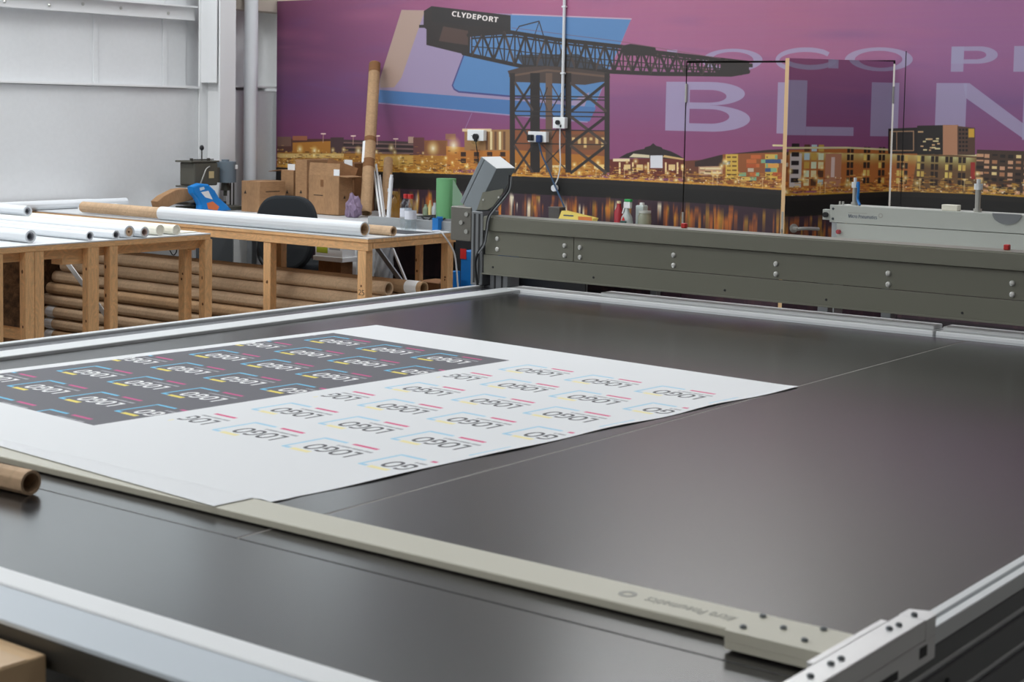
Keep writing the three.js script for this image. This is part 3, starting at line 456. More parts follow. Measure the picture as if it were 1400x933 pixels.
// ------------------------------------------------------------------ cutting table
const TY = 0.98, TXL = -3.80, TXR = -0.886, TZF = -1.478, TZB = -5.035, SEAM = -1.949, GRO = -1.836;
{
  const t = thing('cutting_table', 'huge black topped cutting table edged with aluminium rails', 'table', V((TXL + TXR) / 2, 0, (TZF + TZB) / 2));
  const boards = [[TXL, SEAM - 0.0025, TZB, GRO - 0.0015], [SEAM + 0.0025, TXR, TZB, GRO - 0.0015], [TXL, TXR, GRO + 0.0015, TZF]];
  for (const [a, b, c, d] of boards) part('top_board', box(a, b, TY - 0.018, TY, c, d, 0.0015), M.mat, t);
  part('seam_strip', box(SEAM - 0.0022, SEAM + 0.0022, TY - 0.017, TY - 0.0005, TZB, GRO - 0.002), M.seamLight, t, 'thin joint between the black boards, coloured pale for the light it catches');  // pale colour paints in the light caught by the board gap
  part('seam_strip', box(TXL, TXR, TY - 0.017, TY - 0.002, GRO - 0.0014, GRO + 0.0014), M.slot, t);
  part('under_panel', box(TXL, TXR, TY - 0.04, TY - 0.0185, TZB, TZF), M.slot, t);
  // left rail: two pale extrusions with a dark channel between
  const rl = part('side_rail', [box(-3.895, -3.801, 0.90, 0.990, TZB - 0.09, TZF + 0.15, 0.004, 'z'), box(-4.035, -4.005, 0.90, 0.990, TZB - 0.09, TZF + 0.15, 0.004, 'z'), box(-4.006, -3.894, 0.90, 0.978, TZB - 0.09, TZF + 0.15)], M.aluMatt, t);
  part('channel', box(-4.004, -3.896, 0.978, 0.9815, TZB - 0.0895, TZF + 0.149), mat(0x5a5a60, 0.22, { metalness: 0.6 }), rl, 'grey channel along the rail');
  // right rail: narrow top with a slot, tall grooved outer face
  const rx0 = TXR + 0.001, rx1 = -0.848, zr0 = TZB - 0.09, zr1 = TZF + 0.15;
  const rr_ = part('side_rail', [box(rx0, rx0 + 0.015, 0.965, 0.991, zr0, zr1, 0.002, 'z'), box(rx1 - 0.015, rx1, 0.965, 0.991, zr0, zr1, 0.002, 'z'), box(rx0, rx1 - 0.006, 0.80, 0.972, zr0, zr1)], M.aluMatt, t);
  for (const [y0, y1] of [[0.934, 0.966], [0.876, 0.922], [0.812, 0.864]]) part('shaded_rib', box(rx1 - 0.0059, rx1, y0, y1, zr0, zr1, 0.003, 'z'), mat(0x5e6062, 0.4, { metalness: 0.5 }), rr_);  // ribs coloured darker than the rail top to paint in its shaded side
  part('lower_rail', box(rx0 - 0.02, rx1 - 0.01, 0.60, 0.66, zr0, zr1, 0.004, 'z'), M.aluDark, t);
  piece('screw', (() => { const g = lathe([[0, 0], [0.005, 0], [0.005, 0.003], [0, 0.003]], 12); g.rotateZ(-Math.PI / 2); return g; })(), M.slot, t, V(rx1, 0.90, -2.17));
  // front edge: rounded white lip, then the pale tray
  const fz = TZF + 0.002;
  part('front_lip', box(TXL - 0.2, TXR + 0.03, TY - 0.03, TY + 0.005, fz, fz + 0.050, 0.004), M.white, t, 'white rounded lip');
  part('front_tray', box(TXL - 0.2, TXR + 0.03, TY - 0.007, TY + 0.001, fz + 0.0505, fz + 0.146, 0.002), mat(0xc3ccd4, 0.45), t, 'pale blue-grey tray strip');
  part('front_face', box(TXL - 0.2, TXR + 0.03, TY - 0.050, TY - 0.0075, fz + 0.0505, fz + 0.143, 0.003), M.darkSteel, t);
  part('front_beam', box(TXL - 0.18, TXR + 0.02, 0.80, 0.90, -1.52, -1.47, 0.004), M.aluDark, t);
  // back edge: polished flat strip, then stepped white rails below the gantry
  part('polished_strip', box(TXL + 0.001, TXR, TY - 0.02, TY + 0.0005, TZB - 0.057, TZB - 0.001), M.polished, t, 'mirror-bright flat strip');
  part('back_rail', box(TXL - 0.065, -2.085, TY - 0.05, TY + 0.013, TZB - 0.165, TZB - 0.058, 0.003), M.white, t);
  part('back_rail', box(-2.075, TXR, TY - 0.05, TY + 0.013, TZB - 0.165, TZB - 0.058, 0.003), M.white, t);
  part('slide_rail', box(-3.44, -2.095, TY + 0.013, TY + 0.027, TZB - 0.165, TZB - 0.092, 0.004), M.white, t);
  part('slide_rail', box(-2.065, TXR, TY + 0.013, TY + 0.027, TZB - 0.165, TZB - 0.092, 0.004), M.white, t);
  for (const [x, z] of [[-3.92, -1.56], [-3.92, -4.9], [-0.87 - 0.03, -1.56], [-0.90, -4.9], [-1.72, -1.47], [-2.9, -1.47], [-2.4, -4.9], [-3.92, -3.2], [-0.9, -3.2]]) {
    const l = part('leg', [box(x - 0.03, x + 0.03, 0.03, 0.90, z - 0.03, z + 0.03, 0.004, 'y')], M.aluDark, t);
    part('foot', rod(V(x, 0, z), V(x, 0.03, z), 0.035, 16), M.rubber, l);
    for (const s of [-1, 1]) part('slot', box(x - 0.005, x + 0.005, 0.05, 0.80, z + s * 0.0298 - 0.0008, z + s * 0.0298 + 0.0008), M.slot, l);
  }
  part('shelf', box(-3.88, -0.93, 0.30, 0.325, -4.8, -1.6), M.slot, t);
}
// printed sheet lying on it
const SB = [-3.55, -3.966], sA = Math.atan2(0.125, 1.612), sU = [Math.cos(sA), Math.sin(sA)], sV = [-Math.sin(sA), Math.cos(sA)], SW = 1.617, SL = 1.936;
{
  const c = document.createElement('canvas'); c.width = 1617; c.height = 1936; const g = c.getContext('2d'), mm = 1000;
  g.fillStyle = '#e9ebed'; g.fillRect(0, 0, 1617, 1936);
  const logo = (u, v, dark) => {
    g.save(); g.translate(u * mm, v * mm); g.rotate(Math.PI);
    g.scale(1, 1.28); g.textAlign = 'left'; g.textBaseline = 'alphabetic';
    g.font = (dark ? 'bold ' : '') + '58px sans-serif'; g.fillStyle = g.strokeStyle = dark ? '#f2f2f2' : '#3b3b40'; g.lineWidth = 2.2; g.lineJoin = 'round';
    g.save(); g.translate(-76, 14); g.scale(146 / g.measureText('LOGO').width, 1); g.fillText('LOGO', 0, 0); if (!dark) g.strokeText('LOGO', 0, 0); g.restore();
    g.fillStyle = dark ? '#a9a9ae' : '#94949a'; for (let k = 0; k < 15; k++) g.fillRect(-78 + k * 7.2, 24, k % 5 === 3 ? 3 : 5.6, 8);      // tagline, too small to read
    g.fillStyle = dark ? '#cf3a84' : '#dd3f7c'; g.fillRect(-64, 48, 76, 9);
    g.strokeStyle = dark ? '#5fc0e8' : '#a2d4ec'; g.lineWidth = 8; g.beginPath(); g.moveTo(30, 52); g.lineTo(102, 52); g.lineTo(102, -40); g.lineTo(80, -40); g.stroke();
    g.fillStyle = dark ? '#f0dc5a' : '#f5eaac'; g.fillRect(18, -47, 56, 12);
    g.restore(); g.globalAlpha = 1;
  };
  g.save(); g.beginPath(); g.rect(48, 236, 752, 1396); g.clip(); g.fillStyle = '#56555d'; g.fillRect(0, 0, 1617, 1936);
  for (let k = -1; k < 7; k++) for (let i = -1; i < 4; i++) logo((k % 2 ? 0.095 : 0.21) + 0.232 * i, 0.355 + 0.218 * k, true);
  g.restore();
  g.save(); g.beginPath(); g.rect(862, 236, 735, 1250); g.clip();
  for (let k = 0; k < 6; k++) for (let i = -1; i < 4; i++) logo((k % 2 ? 0.885 : 0.99) + 0.236 * i, 0.325 + 0.2185 * k, false);
  g.restore();
  const tex = new THREE.CanvasTexture(c); tex.colorSpace = THREE.SRGBColorSpace; tex.anisotropy = 8;
  const nu = 64, nv = 90, geo = new THREE.PlaneGeometry(SW, SL, nu, nv), p = geo.attributes.position, uv = geo.attributes.uv;
  for (let i = 0; i < p.count; i++) {
    const u = uv.getX(i) * SW, v = (1 - uv.getY(i)) * SL;
    const wob = 0.004 * Math.sin(v * 13) * Math.pow(clamp((u - SW + 0.12) / 0.12, 0, 1), 2) * (v < 1.75 ? 1 : 0);
    const x = SB[0] + sU[0] * u + sV[0] * v + wob, z = SB[1] + sU[1] * u + sV[1] * v;
    const lift = 0.0215 * clamp((z + 2.10) / 0.085, 0, 1) ** 1.0, s = clamp((z + 2.035) / 0.03, 0, 1), ss = s * s * (3 - 2 * s);
    const edge = 0.0022 * (0.5 + 0.5 * Math.sin(v * 17 + 1)) * Math.pow(clamp((u - SW + 0.07) / 0.07, 0, 1), 2);
    p.setXYZ(i, x, TY + 0.0012 + 0.0162 * ss + edge * (1 - ss), z); void lift;
  }
  geo.computeVertexNormals();
  const o = new THREE.Mesh(geo, mat(0xffffff, 0.6, { map: tex, side: THREE.DoubleSide })); o.name = numbered('printed_sheet'); o.castShadow = o.receiveShadow = true; scene.add(o);
  o.userData.label = 'large white sheet printed with repeated LOGO marks lying on the black table'; o.userData.category = 'printed sheet';
}
// straightedge bar with its sliding end
const hexGeo = (r, h) => { const g = lathe([[0, 0], [r, 0], [r, h * 0.7], [r * 0.8, h], [r * 0.45, h], [r * 0.45, h * 0.5], [0, h * 0.5]], 14); return g; };
const capScrew = hexGeo(0.0047, 0.004);
{
  const t = thing('straightedge_bar', 'long cream straightedge bar across the black table with bolted sliding end', 'straightedge', V(-2.4, TY, -1.955));
  part('bar', box(-3.798, -1.03, 0.9815, 0.9955, -2.004, -1.914, 0.003), M.cream, t, 'flat cream metal bar');
  part('end_plate', flatPoly([[-1.052, -1.915], [-1.046, -1.962], [-0.872, -1.962], [-0.872, -1.866], [-1.040, -1.866]], 0.9956, 1.010), M.cream, t);
  part('end_block', box(-1.040, -0.905, 0.984, 0.9954, -1.911, -1.8665, 0.001), M.cream, t);
  const c = part('carriage', [box(-0.8745, -0.835, 0.9915, 1.020, -2.055, -1.70, 0.003), flatPoly([[-0.8745, -2.055], [-0.874, -2.088], [-0.848, -2.098], [-0.835, -2.088], [-0.835, -2.055]], 0.9915, 1.0195), box(-0.886, -0.874, 0.9955, 1.0195, -2.02, -1.80, 0.002), box(-0.8465, -0.835, 0.958, 0.992, -2.09, -1.70, 0.002)], mat(0xdcdcdc, 0.38, { metalness: 0.75 }), t, 'pale aluminium carriage gripping the rail');
  part('side_slot', box(-0.8355, -0.8344, 0.962, 0.974, -1.965, -1.90), M.slot, c); part('side_slot', box(-0.8355, -0.8344, 0.970, 0.985, -2.06, -2.035), M.slot, c);
  for (const [px, py, y] of [[1016, 859, 1.010], [1043, 844, 1.010], [1071, 860, 1.010], [1126, 862, 1.010], [1100, 877, 1.010]]) { const q = onY(px, py, y); piece('screw', capScrew, M.hex, t, V(clamp(q.x, -1.042, -0.885), y, clamp(q.z, -1.952, -1.874))); }
  for (const [px, py] of [[1250, 842], [1229, 856], [1216, 861], [1150, 902], [1136, 909], [1108, 926]]) { const q = onY(px, py, 1.020); piece('screw', capScrew, M.hex, t, V(clamp(q.x, -0.868, -0.842), 1.0198, q.z)); }
  const tx = letters('Micro Pneumatics', 0.022, 0.0004, fontRegular); tx.rotateX(-Math.PI / 2); tx.rotateY(Math.PI); tx.computeBoundingBox();
  const e = onY(985, 862, 0.9957), st = onY(860, 830, 0.9957); const w0 = tx.boundingBox.max.x - tx.boundingBox.min.x; tx.scale((e.x - st.x) / w0, 1, 1); tx.translate(e.x, 0.9956, -1.965);
  part('lettering', tx, M.fadedInk, t, 'faded grey maker lettering, upside down');
  const lg = pipe(V(st.x - 0.035, 0.9955, -1.957), V(st.x - 0.035, 0.9960, -1.957), 0.014, 0.007, 24); part('emblem', lg, M.fadedInk, t, 'faded grey round emblem');
}
{ // cardboard tube lying on the front strip
  const q = onY(40, 678, TY), r = 0.023, a = V(q.x, TY + r, q.z - 0.004), b = V(q.x - 0.9, TY + r, q.z + 0.03);
  const t = thing('cardboard_tube', 'short cardboard tube lying on the black table in front of the cream bar', 'tube', V(a.x, TY, a.z));
  part('tube_wall', pipe(a, b, r, r * 0.78, 32), M.tube, t);
}
{ // tall carton standing against the front of the table
  const x1 = -1.776, z0 = -1.327, z1 = -1.225, y1 = 0.955, x0 = -2.25;
  const t = thing('tall_carton', 'tall brown carton standing on the floor against the white table lip', 'carton', V((x0 + x1) / 2, 0, (z0 + z1) / 2));
  part('body', box(x0, x1, 0, y1, z0, z1, 0.004, 'y'), mat(0xdcbb92, 0.8), t); part('tape', box(x0 + 0.002, x1 - 0.002, y1 - 0.0005, y1 + 0.0006, (z0 + z1) / 2 - 0.02, (z0 + z1) / 2 + 0.02), mat(0xd2b188, 0.5), t);
}

// ------------------------------------------------------------------ gantry over the back of the table
const GZ = -5.10, GX0 = -3.985, GX1 = -0.62;
{
  const t = thing('cutting_gantry', 'olive grey bolted gantry beam across the back of the black table', 'gantry', V(GX0, 0, GZ - 0.08));
  const yB = 1.037, y1 = 1.118, y2 = 1.212, yT = 1.270;
  part('cap_rail', box(GX0 - 0.002, GX1, y2 + 0.003, yT, GZ - 0.10, GZ + 0.013, 0.002), M.olive, t);
  part('top_edge', box(GX0, GX1, yT - 0.0005, yT + 0.004, GZ - 0.10, GZ + 0.009, 0.001), M.olive, t);
  const joint = onZ(784, 345, GZ).x;
  part('face_plate', box(GX0, joint - 0.0012, y1 + 0.001, y2 + 0.001, GZ - 0.09, GZ - 0.001, 0.001), M.olive, t);
  part('face_plate', box(joint + 0.0012, GX1, y1 + 0.001, y2 + 0.001, GZ - 0.09, GZ - 0.001, 0.001), M.olive, t);
  part('lower_plate', [box(GX0 - 0.005, GX1, yB + 0.006, y1 - 0.001, GZ - 0.012, GZ + 0.003, 0.001), box(GX0 - 0.015, GX1, yB, yB + 0.006, GZ - 0.09, GZ + 0.006, 0.001)], M.olive, t);
  const dome = lathe([[0, 0], [0.0095, 0], [0.009, 0.004], [0.006, 0.007], [0.003, 0.008], [0, 0.008]], 16); dome.rotateX(Math.PI / 2);
  for (const [px, ya, yb] of [[680, 326.5, 341], [772, 336, 349.5], [793, 338.5, 352], [921, 349, 363], [1061, 361, 375], [1214.5, 374, 389], [1384, 387.5, 403]]) for (const y of [ya, yb]) { const q = onZ(px, y, GZ); piece('dome_bolt', dome, M.screw, t, V(q.x, q.y, GZ - 0.001)); }
  for (const x of [-1.5, -1.1, -0.75]) for (const y of [1.146, 1.185]) piece('dome_bolt', dome, M.screw, t, V(x, y, GZ - 0.001));
  const small = lathe([[0, 0], [0.0045, 0], [0.004, 0.002], [0, 0.002]], 12); small.rotateX(Math.PI / 2);
  for (const [px, py] of [[674.5, 365.5], [812, 379.5], [991.5, 397], [1130, 410], [1316, 428]]) { const q = onZ(px, py, GZ); piece('grub_screw', small, M.slot, t, V(q.x, q.y, GZ + 0.003)); }
  // left post: two slotted extrusions
  const post = (x0, x1, z0, z1, ya, yb) => { const o = part('post', box(x0, x1, ya, yb, z0, z1, 0.004, 'y'), M.aluDark, t); for (const f of [0.3, 0.7]) { const x = x0 + (x1 - x0) * f; part('slot', box(x - 0.005, x + 0.005, ya + 0.01, yb - 0.01, z1 - 0.0006, z1 + 0.0006), M.slot, o); } return o; };
  post(-4.055, -3.995, GZ - 0.10, GZ + 0.005, 0.99, 1.29); post(-3.975, -3.885, GZ - 0.10, GZ - 0.02, 0.97, 1.05);
  part('base_foot', box(-4.06, -3.88, 0.03, 0.99, GZ - 0.11, GZ - 0.03, 0.004, 'y'), M.aluDark, t); part('foot_pad', box(-4.07, -3.87, 0, 0.03, GZ - 0.13, GZ - 0.01), M.rubber, t);
  part('base_foot', box(GX1 - 0.14, GX1 - 0.02, 0.03, 1.04, GZ - 0.10, GZ - 0.02, 0.004, 'y'), M.aluDark, t); part('foot_pad', box(GX1 - 0.15, GX1 - 0.01, 0, 0.03, GZ - 0.12, GZ), M.rubber, t);
  // steel gear housing on the outer face of the post
  const a = onZ(624, 285, GZ - 0.02), b = onZ(653, 334, GZ - 0.02);
  const hs = part('gear_housing', box(-4.165, -4.056, 1.165, 1.305, GZ - 0.09, GZ + 0.004, 0.006), mat(0x7a7872, 0.42, { metalness: 0.6 }), t, 'dull steel gear housing'); void a; void b;
  const hexB = lathe([[0, 0], [0.010, 0], [0.010, 0.007], [0, 0.008]], 6); hexB.rotateX(Math.PI / 2);
  for (const [dx, dy] of [[-4.105, 1.24], [-4.078, 1.275], [-4.078, 1.205]]) piece('hex_bolt', hexB, M.steel, hs, V(dx, dy, GZ + 0.004));
  // leaning control enclosure on its bracket
  const top = onZ(657.8, 214.5, GZ), ax = V(Math.cos(0.52), -Math.sin(0.52), 0), ay = V(Math.sin(0.52), Math.cos(0.52), 0), az = V(0, 0, 1), Wd = 0.092, Hd = 0.215, Dd = 0.125;
  const org = top.clone().addScaledVector(ay, -Hd).addScaledVector(az, -Dd), bas = new THREE.Matrix4().makeBasis(ax, ay, az).setPosition(org);
  const ob = (x0, x1, y0, y1_, z0, z1, r) => { const g = box(x0, x1, y0, y1_, z0, z1, r); g.applyMatrix4(bas); return g; };
  const en = part('enclosure', ob(0.021, Wd, 0, Hd, 0, Dd, 0.003), M.boxGrey, t, 'grey leaning control box');
  part('lid', ob(0, 0.0195, 0, Hd, 0, Dd, 0.003), M.boxGrey, en); part('lid_gasket', ob(0.0195, 0.021, 0.002, Hd - 0.002, 0.002, Dd - 0.002, 0), M.slot, en); part('lit_top', ob(0.002, Wd - 0.002, Hd - 0.0005, Hd + 0.0012, 0.002, Dd - 0.002, 0), M.white, en, 'top face coloured white for the light from above');  // the white top skin is painted light; the box itself is grey
  const K = (px, py, z) => { const q = onZ(px, py, z); return [q.x, q.y]; };
  const br = prism([K(654, 287, GZ), K(662, 263, GZ), K(690, 258, GZ), K(689, 264, GZ), K(676, 282, GZ), K(668, 287, GZ)], 0.006); br.translate(0, 0, GZ + 0.004); part('bracket', br, M.olive, t);
  const bolt2 = lathe([[0, 0], [0.005, 0], [0.004, 0.003], [0, 0.003]], 10); bolt2.rotateX(Math.PI / 2);
  for (const [px, py] of [[661, 273.5], [682, 270]]) { const q = onZ(px, py, GZ + 0.01); piece('bracket_screw', bolt2, M.screw, t, V(q.x, q.y, GZ + 0.010)); }
  const cab = [[697, 240], [695, 258], [686, 272], [676, 284], [668, 296], [665, 315], [662, 332], [654, 345], [650, 358], [651, 378], [653, 390]].map(([x, y]) => onZ(x, y, GZ + 0.022));
  part('cable', wire(cab, 0.0055, 60), M.rubber, t, 'dark cable down the post'); part('cable', wire(cab.slice(0, 8).map((q, i) => q.clone().add(V(0.012 - i * 0.001, -0.004, 0.004))), 0.004, 40), M.aluDark, t);
  // small red stops on the beam
  for (const [px, py] of [[933.5, 312], [1375, 343]]) { const q = onZ(px, py + 4, GZ - 0.05); part('red_stop', box(q.x - 0.009, q.x + 0.009, yT + 0.004, yT + 0.022, GZ - 0.07, GZ - 0.05, 0.003), M.red, t, 'small red stop'); }
}

// ------------------------------------------------------------------ second machine behind: pneumatic cutter
{
  const z = -6.6, xl = -3.205, xr = -0.9, t = thing('pneumatic_cutter', 'pale grey pneumatic cutter with twin cylinders behind the olive gantry', 'machine', V(xl, 0, z - 0.2));
  part('upper_plate', box(xl, xr, 1.226, 1.304, z - 0.012, z, 0.002), M.putty, t);
  part('lower_plate', box(xl + 0.035, xr, 1.130, 1.2235, z - 0.014, z - 0.002, 0.002), M.putty, t);
  part('top_cover', box(xl + 0.01, xr, 1.292, 1.302, z - 0.16, z - 0.012, 0.002), M.putty, t); part('back_plate', box(xl + 0.01, xr, 1.13, 1.292, z - 0.17, z - 0.16), M.putty, t);
  part('blade_channel', box(xl + 0.045, xr, 1.116, 1.129, z - 0.03, z - 0.004, 0.002), M.aluDark, t);
  part('end_post', box(xl + 0.004, xl + 0.03, 0, 1.2255, z - 0.10, z - 0.014, 0.003, 'y'), M.alu, t); part('end_post', box(xr - 0.06, xr - 0.03, 0, 1.2255, z - 0.10, z - 0.014, 0.003, 'y'), M.alu, t);
  part('bed', box(xl + 0.02, xr, 1.05, 1.108, z - 0.5, z + 0.28, 0.004), M.aluMatt, t);
  for (const [x, zz] of [[xl + 0.1, z + 0.22], [xl + 0.1, z - 0.44], [xr - 0.1, z + 0.22], [xr - 0.1, z - 0.44]]) part('leg', box(x - 0.025, x + 0.025, 0, 1.05, zz - 0.025, zz + 0.025, 0.003, 'y'), M.aluDark, t);
  const sw = part('switch_box', box(xl - 0.036, xl - 0.001, 1.235, 1.282, z - 0.03, z - 0.002, 0.002), M.putty, t); part('knob', rod(V(xl - 0.018, 1.258, z - 0.002), V(xl - 0.018, 1.258, z + 0.012), 0.012, 18), M.black, sw);
  const scr = lathe([[0, 0], [0.006, 0], [0.005, 0.003], [0, 0.003]], 12); scr.rotateX(Math.PI / 2); for (const y of [1.242, 1.287]) piece('screw', scr, M.hex, t, V(xl + 0.016, y, z));
  for (const dx of [0.02, 0.035]) part('fitting', rod(V(xl + dx, 1.302, z - 0.06), V(xl + dx, 1.318, z - 0.06), 0.005, 12), M.steel, t);
  const rb = onZ(1147, 317, z); part('emergency_knob', [rod(V(rb.x, rb.y, z - 0.002), V(rb.x, rb.y, z + 0.012), 0.010, 18), rod(V(rb.x, rb.y, z + 0.012), V(rb.x, rb.y, z + 0.016), 0.007, 18)], mat(0xb04a50, 0.4), t, 'faded red knob');
  const cyl = (px, top, rr0) => { const q = onZ(px, 300, z - 0.08), h = onZ(px, top, z - 0.08).y; const o = part('cylinder', [rod(V(q.x, 1.302, z - 0.08), V(q.x, h - 0.02, z - 0.08), rr0, 18), rod(V(q.x, 1.302, z - 0.08), V(q.x, 1.316, z - 0.08), rr0 * 1.5, 18)], M.steel, t, 'upright pneumatic cylinder'); part('cylinder_head', [rod(V(q.x, h - 0.045, z - 0.08), V(q.x, h - 0.02, z - 0.08), rr0 * 1.5, 18), rod(V(q.x, h - 0.02, z - 0.08), V(q.x, h, z - 0.08), rr0 * 0.7, 14)], M.aluMatt, o); return q.x; };
  const cx = cyl(1167.5, 243, 0.010); cyl(1336, 245, 0.012);
  part('air_hose', wire([V(cx + 0.012, 1.385, z - 0.075), V(cx + 0.02, 1.41, z - 0.07), V(cx + 0.022, 1.37, z - 0.07), V(cx + 0.02, 1.33, z - 0.07), V(cx + 0.035, 1.305, z - 0.06)], 0.006, 24), M.blueBin, t, 'blue air hose');
  const b0 = onZ(1287, 286, z - 0.05), b1 = onZ(1309, 286, z - 0.05); part('cream_block', box(b0.x, b1.x, 1.302, 1.328, z - 0.09, z - 0.05, 0.003), M.creamRoll, t, 'cream block on top');
  const c0 = onZ(1377, 292, z).x, arc = []; for (let i = 0; i <= 16; i++) { const a = Math.PI + Math.PI * i / 16; arc.push([c0 + 0.062 * Math.cos(a), 1.306 + 0.045 * Math.sin(a)]); }
  const tab = prism(arc, 0.004); tab.translate(0, 0, z + 0.0005); part('grip_tab', tab, M.aluDark, t, 'grey half-round tab');
  const l0 = onZ(1159.5, 299, z), l1 = onZ(1199, 299, z), tx = letters('Micro Pneumatics', 0.0155, 0.0006, fontRegular); tx.computeBoundingBox(); tx.scale((l1.x - l0.x) / tx.boundingBox.max.x, 1, 1); tx.translate(l0.x, onZ(1165, 298, z).y, z + 0.0002); part('lettering', tx, M.navy, t, 'small navy maker lettering');
  const ln = onZ(1160, 291, z); part('letter_rule', box(l0.x, l0.x + (l1.x - l0.x) * 0.66, ln.y - 0.001, ln.y + 0.002, z - 0.0002, z + 0.0006), M.fadedInk, t);
  const em = onZ(1204, 295, z); part('emblem', pipe(V(em.x, em.y, z - 0.0002), V(em.x, em.y, z + 0.0006), 0.011, 0.006, 24), M.fadedInk, t);
}

// ------------------------------------------------------------------ workbenches
const BY = 0.98;
const legW = 0.052;
const knot = lathe([[0, 0], [0.008, 0], [0.006, 0.0006], [0, 0.0006]], 10); knot.rotateX(Math.PI / 2);
const M_knot = mat(0x6b4323, 0.7);
function leg(t, x, z, y1, dark = false, w = legW, d = legW) {
  const o = part('leg', box(x - w / 2, x + w / 2, 0, y1, z - d / 2, z + d / 2, 0.003, 'y'), M.wood, t);
  for (let k = 0; k < 2; k++) { const q = piece('knot', knot, M_knot, t, V(x + rr(-0.012, 0.012), rr(0.55, 0.9) * y1, z + d / 2)); q.scale.set(rr(0.6, 1), rr(0.8, 1.4), 1); }
  return o;
}
{ // bench on the left, its long side running away from the camera
  const t = thing('wooden_workbench', 'pine workbench against white wall, piled with white fabric rolls', 'workbench', V(-7.9, 0, -4.9));
  const x0 = -9.17, x1 = -6.775, z0 = -6.17, z1 = -3.5;
  part('worktop', box(x0, x1, BY - 0.006, BY, z0, z1), M.laminate, t, 'white laminate worktop'); part('top_board', box(x0, x1 - 0.001, BY - 0.034, BY - 0.006, z0, z1, 0.002, 'z'), M.wood, t);
  part('rail', box(x1 - 0.10, x1 - 0.055, BY - 0.085, BY - 0.034, z0 + 0.02, z1 - 0.02, 0.002, 'z'), M.wood, t); part('rail', box(x0 + 0.02, x1 - 0.10, BY - 0.10, BY - 0.034, z0 + 0.02, z0 + 0.065, 0.002, 'x'), M.wood, t);
  const X = x1 - 0.028, at = (px) => onX(px, 380, X).z;
  leg(t, X, at(281) , BY - 0.034); leg(t, X - 0.115, at(272), BY - 0.034); leg(t, X, at(151.5), BY - 0.034); leg(t, X, at(124), BY - 0.034, false, 0.05, 0.07); leg(t, X, at(50), BY - 0.034, false, 0.05, 0.055); leg(t, X, at(37), BY - 0.034, false, 0.05, 0.055); leg(t, X, at(-6), BY - 0.034); leg(t, X, -3.6, BY - 0.034);
  leg(t, x0 + 0.05, z0 + 0.04, BY - 0.10, true); leg(t, x0 + 0.05, -3.6, BY - 0.034, true);
  part('cross_rail', box(x0 + 0.03, X - 0.03, 0.475, 0.53, at(50) - 0.05, at(50) - 0.01, 0.002, 'x'), M.wood, t); part('block', box(X - 0.12, X - 0.028, BY - 0.12, BY - 0.034, at(115) - 0.03, at(90), 0.002, 'z'), M.wood, t);
}
{ // bench across the back
  const t = thing('wooden_workbench', 'pine workbench with white top over the stacked cardboard tubes', 'workbench', V(-7.5, 0, -6.95));
  const x0 = -9.17, x1 = -5.965, z1 = -6.585, z0 = -7.37;
  part('worktop', box(x0, x1, BY - 0.006, BY, z0, z1), M.laminate, t, 'white laminate worktop'); part('top_board', box(x0, x1 - 0.001, BY - 0.026, BY - 0.006, z0, z1 - 0.001, 0.002, 'x'), M.wood, t);
  part('rail', box(x0, x1 - 0.005, BY - 0.072, BY - 0.026, z1 - 0.045, z1 - 0.006, 0.002, 'x'), M.wood, t); part('rail', box(x1 - 0.05, x1 - 0.006, BY - 0.062, BY - 0.026, z0 + 0.01, z1 - 0.05, 0.002, 'z'), M.wood, t); part('rail', box(x0, x1 - 0.06, BY - 0.072, BY - 0.026, z0 + 0.01, z0 + 0.05, 0.002, 'x'), M.wood, t);
  const zf = z1 - 0.035, c1 = onZ(369, 370, zf).x, c2 = onZ(499, 370, zf).x;
  leg(t, c2, zf, BY - 0.073, false, 0.062, 0.056); leg(t, c1, zf, BY - 0.073, false, 0.06, 0.05); leg(t, -8.95, zf, BY - 0.073); leg(t, onZ(180, 342, z0 + 0.08).x, z0 + 0.085, BY - 0.027, true);
  leg(t, onZ(385, 345, z0 + 0.08).x, z0 + 0.085, BY - 0.027, true); leg(t, x1 - 0.05, z0 + 0.035, BY - 0.063); leg(t, onZ(574, 350, z0 + 0.08).x, z0 + 0.085, BY - 0.027, true, 0.035, 0.035); leg(t, -8.9, z0 + 0.085, BY - 0.027, true);
  const dg = letters('25', 0.03, 0.0006, fontRegular); dg.translate(c2 - 0.022, 0.66, zf + 0.0282); part('pencil_mark', dg, M.ink, t, 'scribbled pencil mark');
}
{ // desk along the mural
  const t = thing('white_desk', 'white desk along the mural holding cartons and bottles', 'desk', V(-7.3, 0, -8.5));
  part('worktop', box(-8.5, -5.5, 0.90, 0.93, -8.985, -8.02, 0.003), M.laminate, t);
  for (const x of [-8.44, -7.3, -6.42, -5.56]) for (const z of [-8.93, -8.08]) part('leg', box(x - 0.025, x + 0.025, 0, 0.90, z - 0.025, z + 0.025, 0.003, 'y'), M.aluDark, t);
  part('dark_gap_panel', box(-6.52, -5.5, 0.03, 0.895, -8.045, -8.03), M.black, t, 'black sheet added for the dark gap under the gantry');  // added black sheet, stands in for the shade below the desk
  const c = thing('grey_cabinet', 'grey steel cabinet in the corner under the drill press', 'cabinet', V(-8.86, 0, -8.0));
  part('body', box(-9.18, -8.54, 0, 0.90, -8.235, -7.62, 0.004), mat(0xb9bdc0, 0.5), c); part('top', box(-9.19, -8.53, 0.90, 0.93, -8.24, -7.6, 0.003), M.laminate, c);
  part('door', box(-8.539, -8.528, 0.06, 0.88, -8.22, -7.99, 0.003), M.boxLight, c, 'pale cabinet door'); part('door', box(-8.539, -8.528, 0.06, 0.88, -7.98, -7.64, 0.003), mat(0x5d6164, 0.5), c, 'dark grey cabinet door');
}
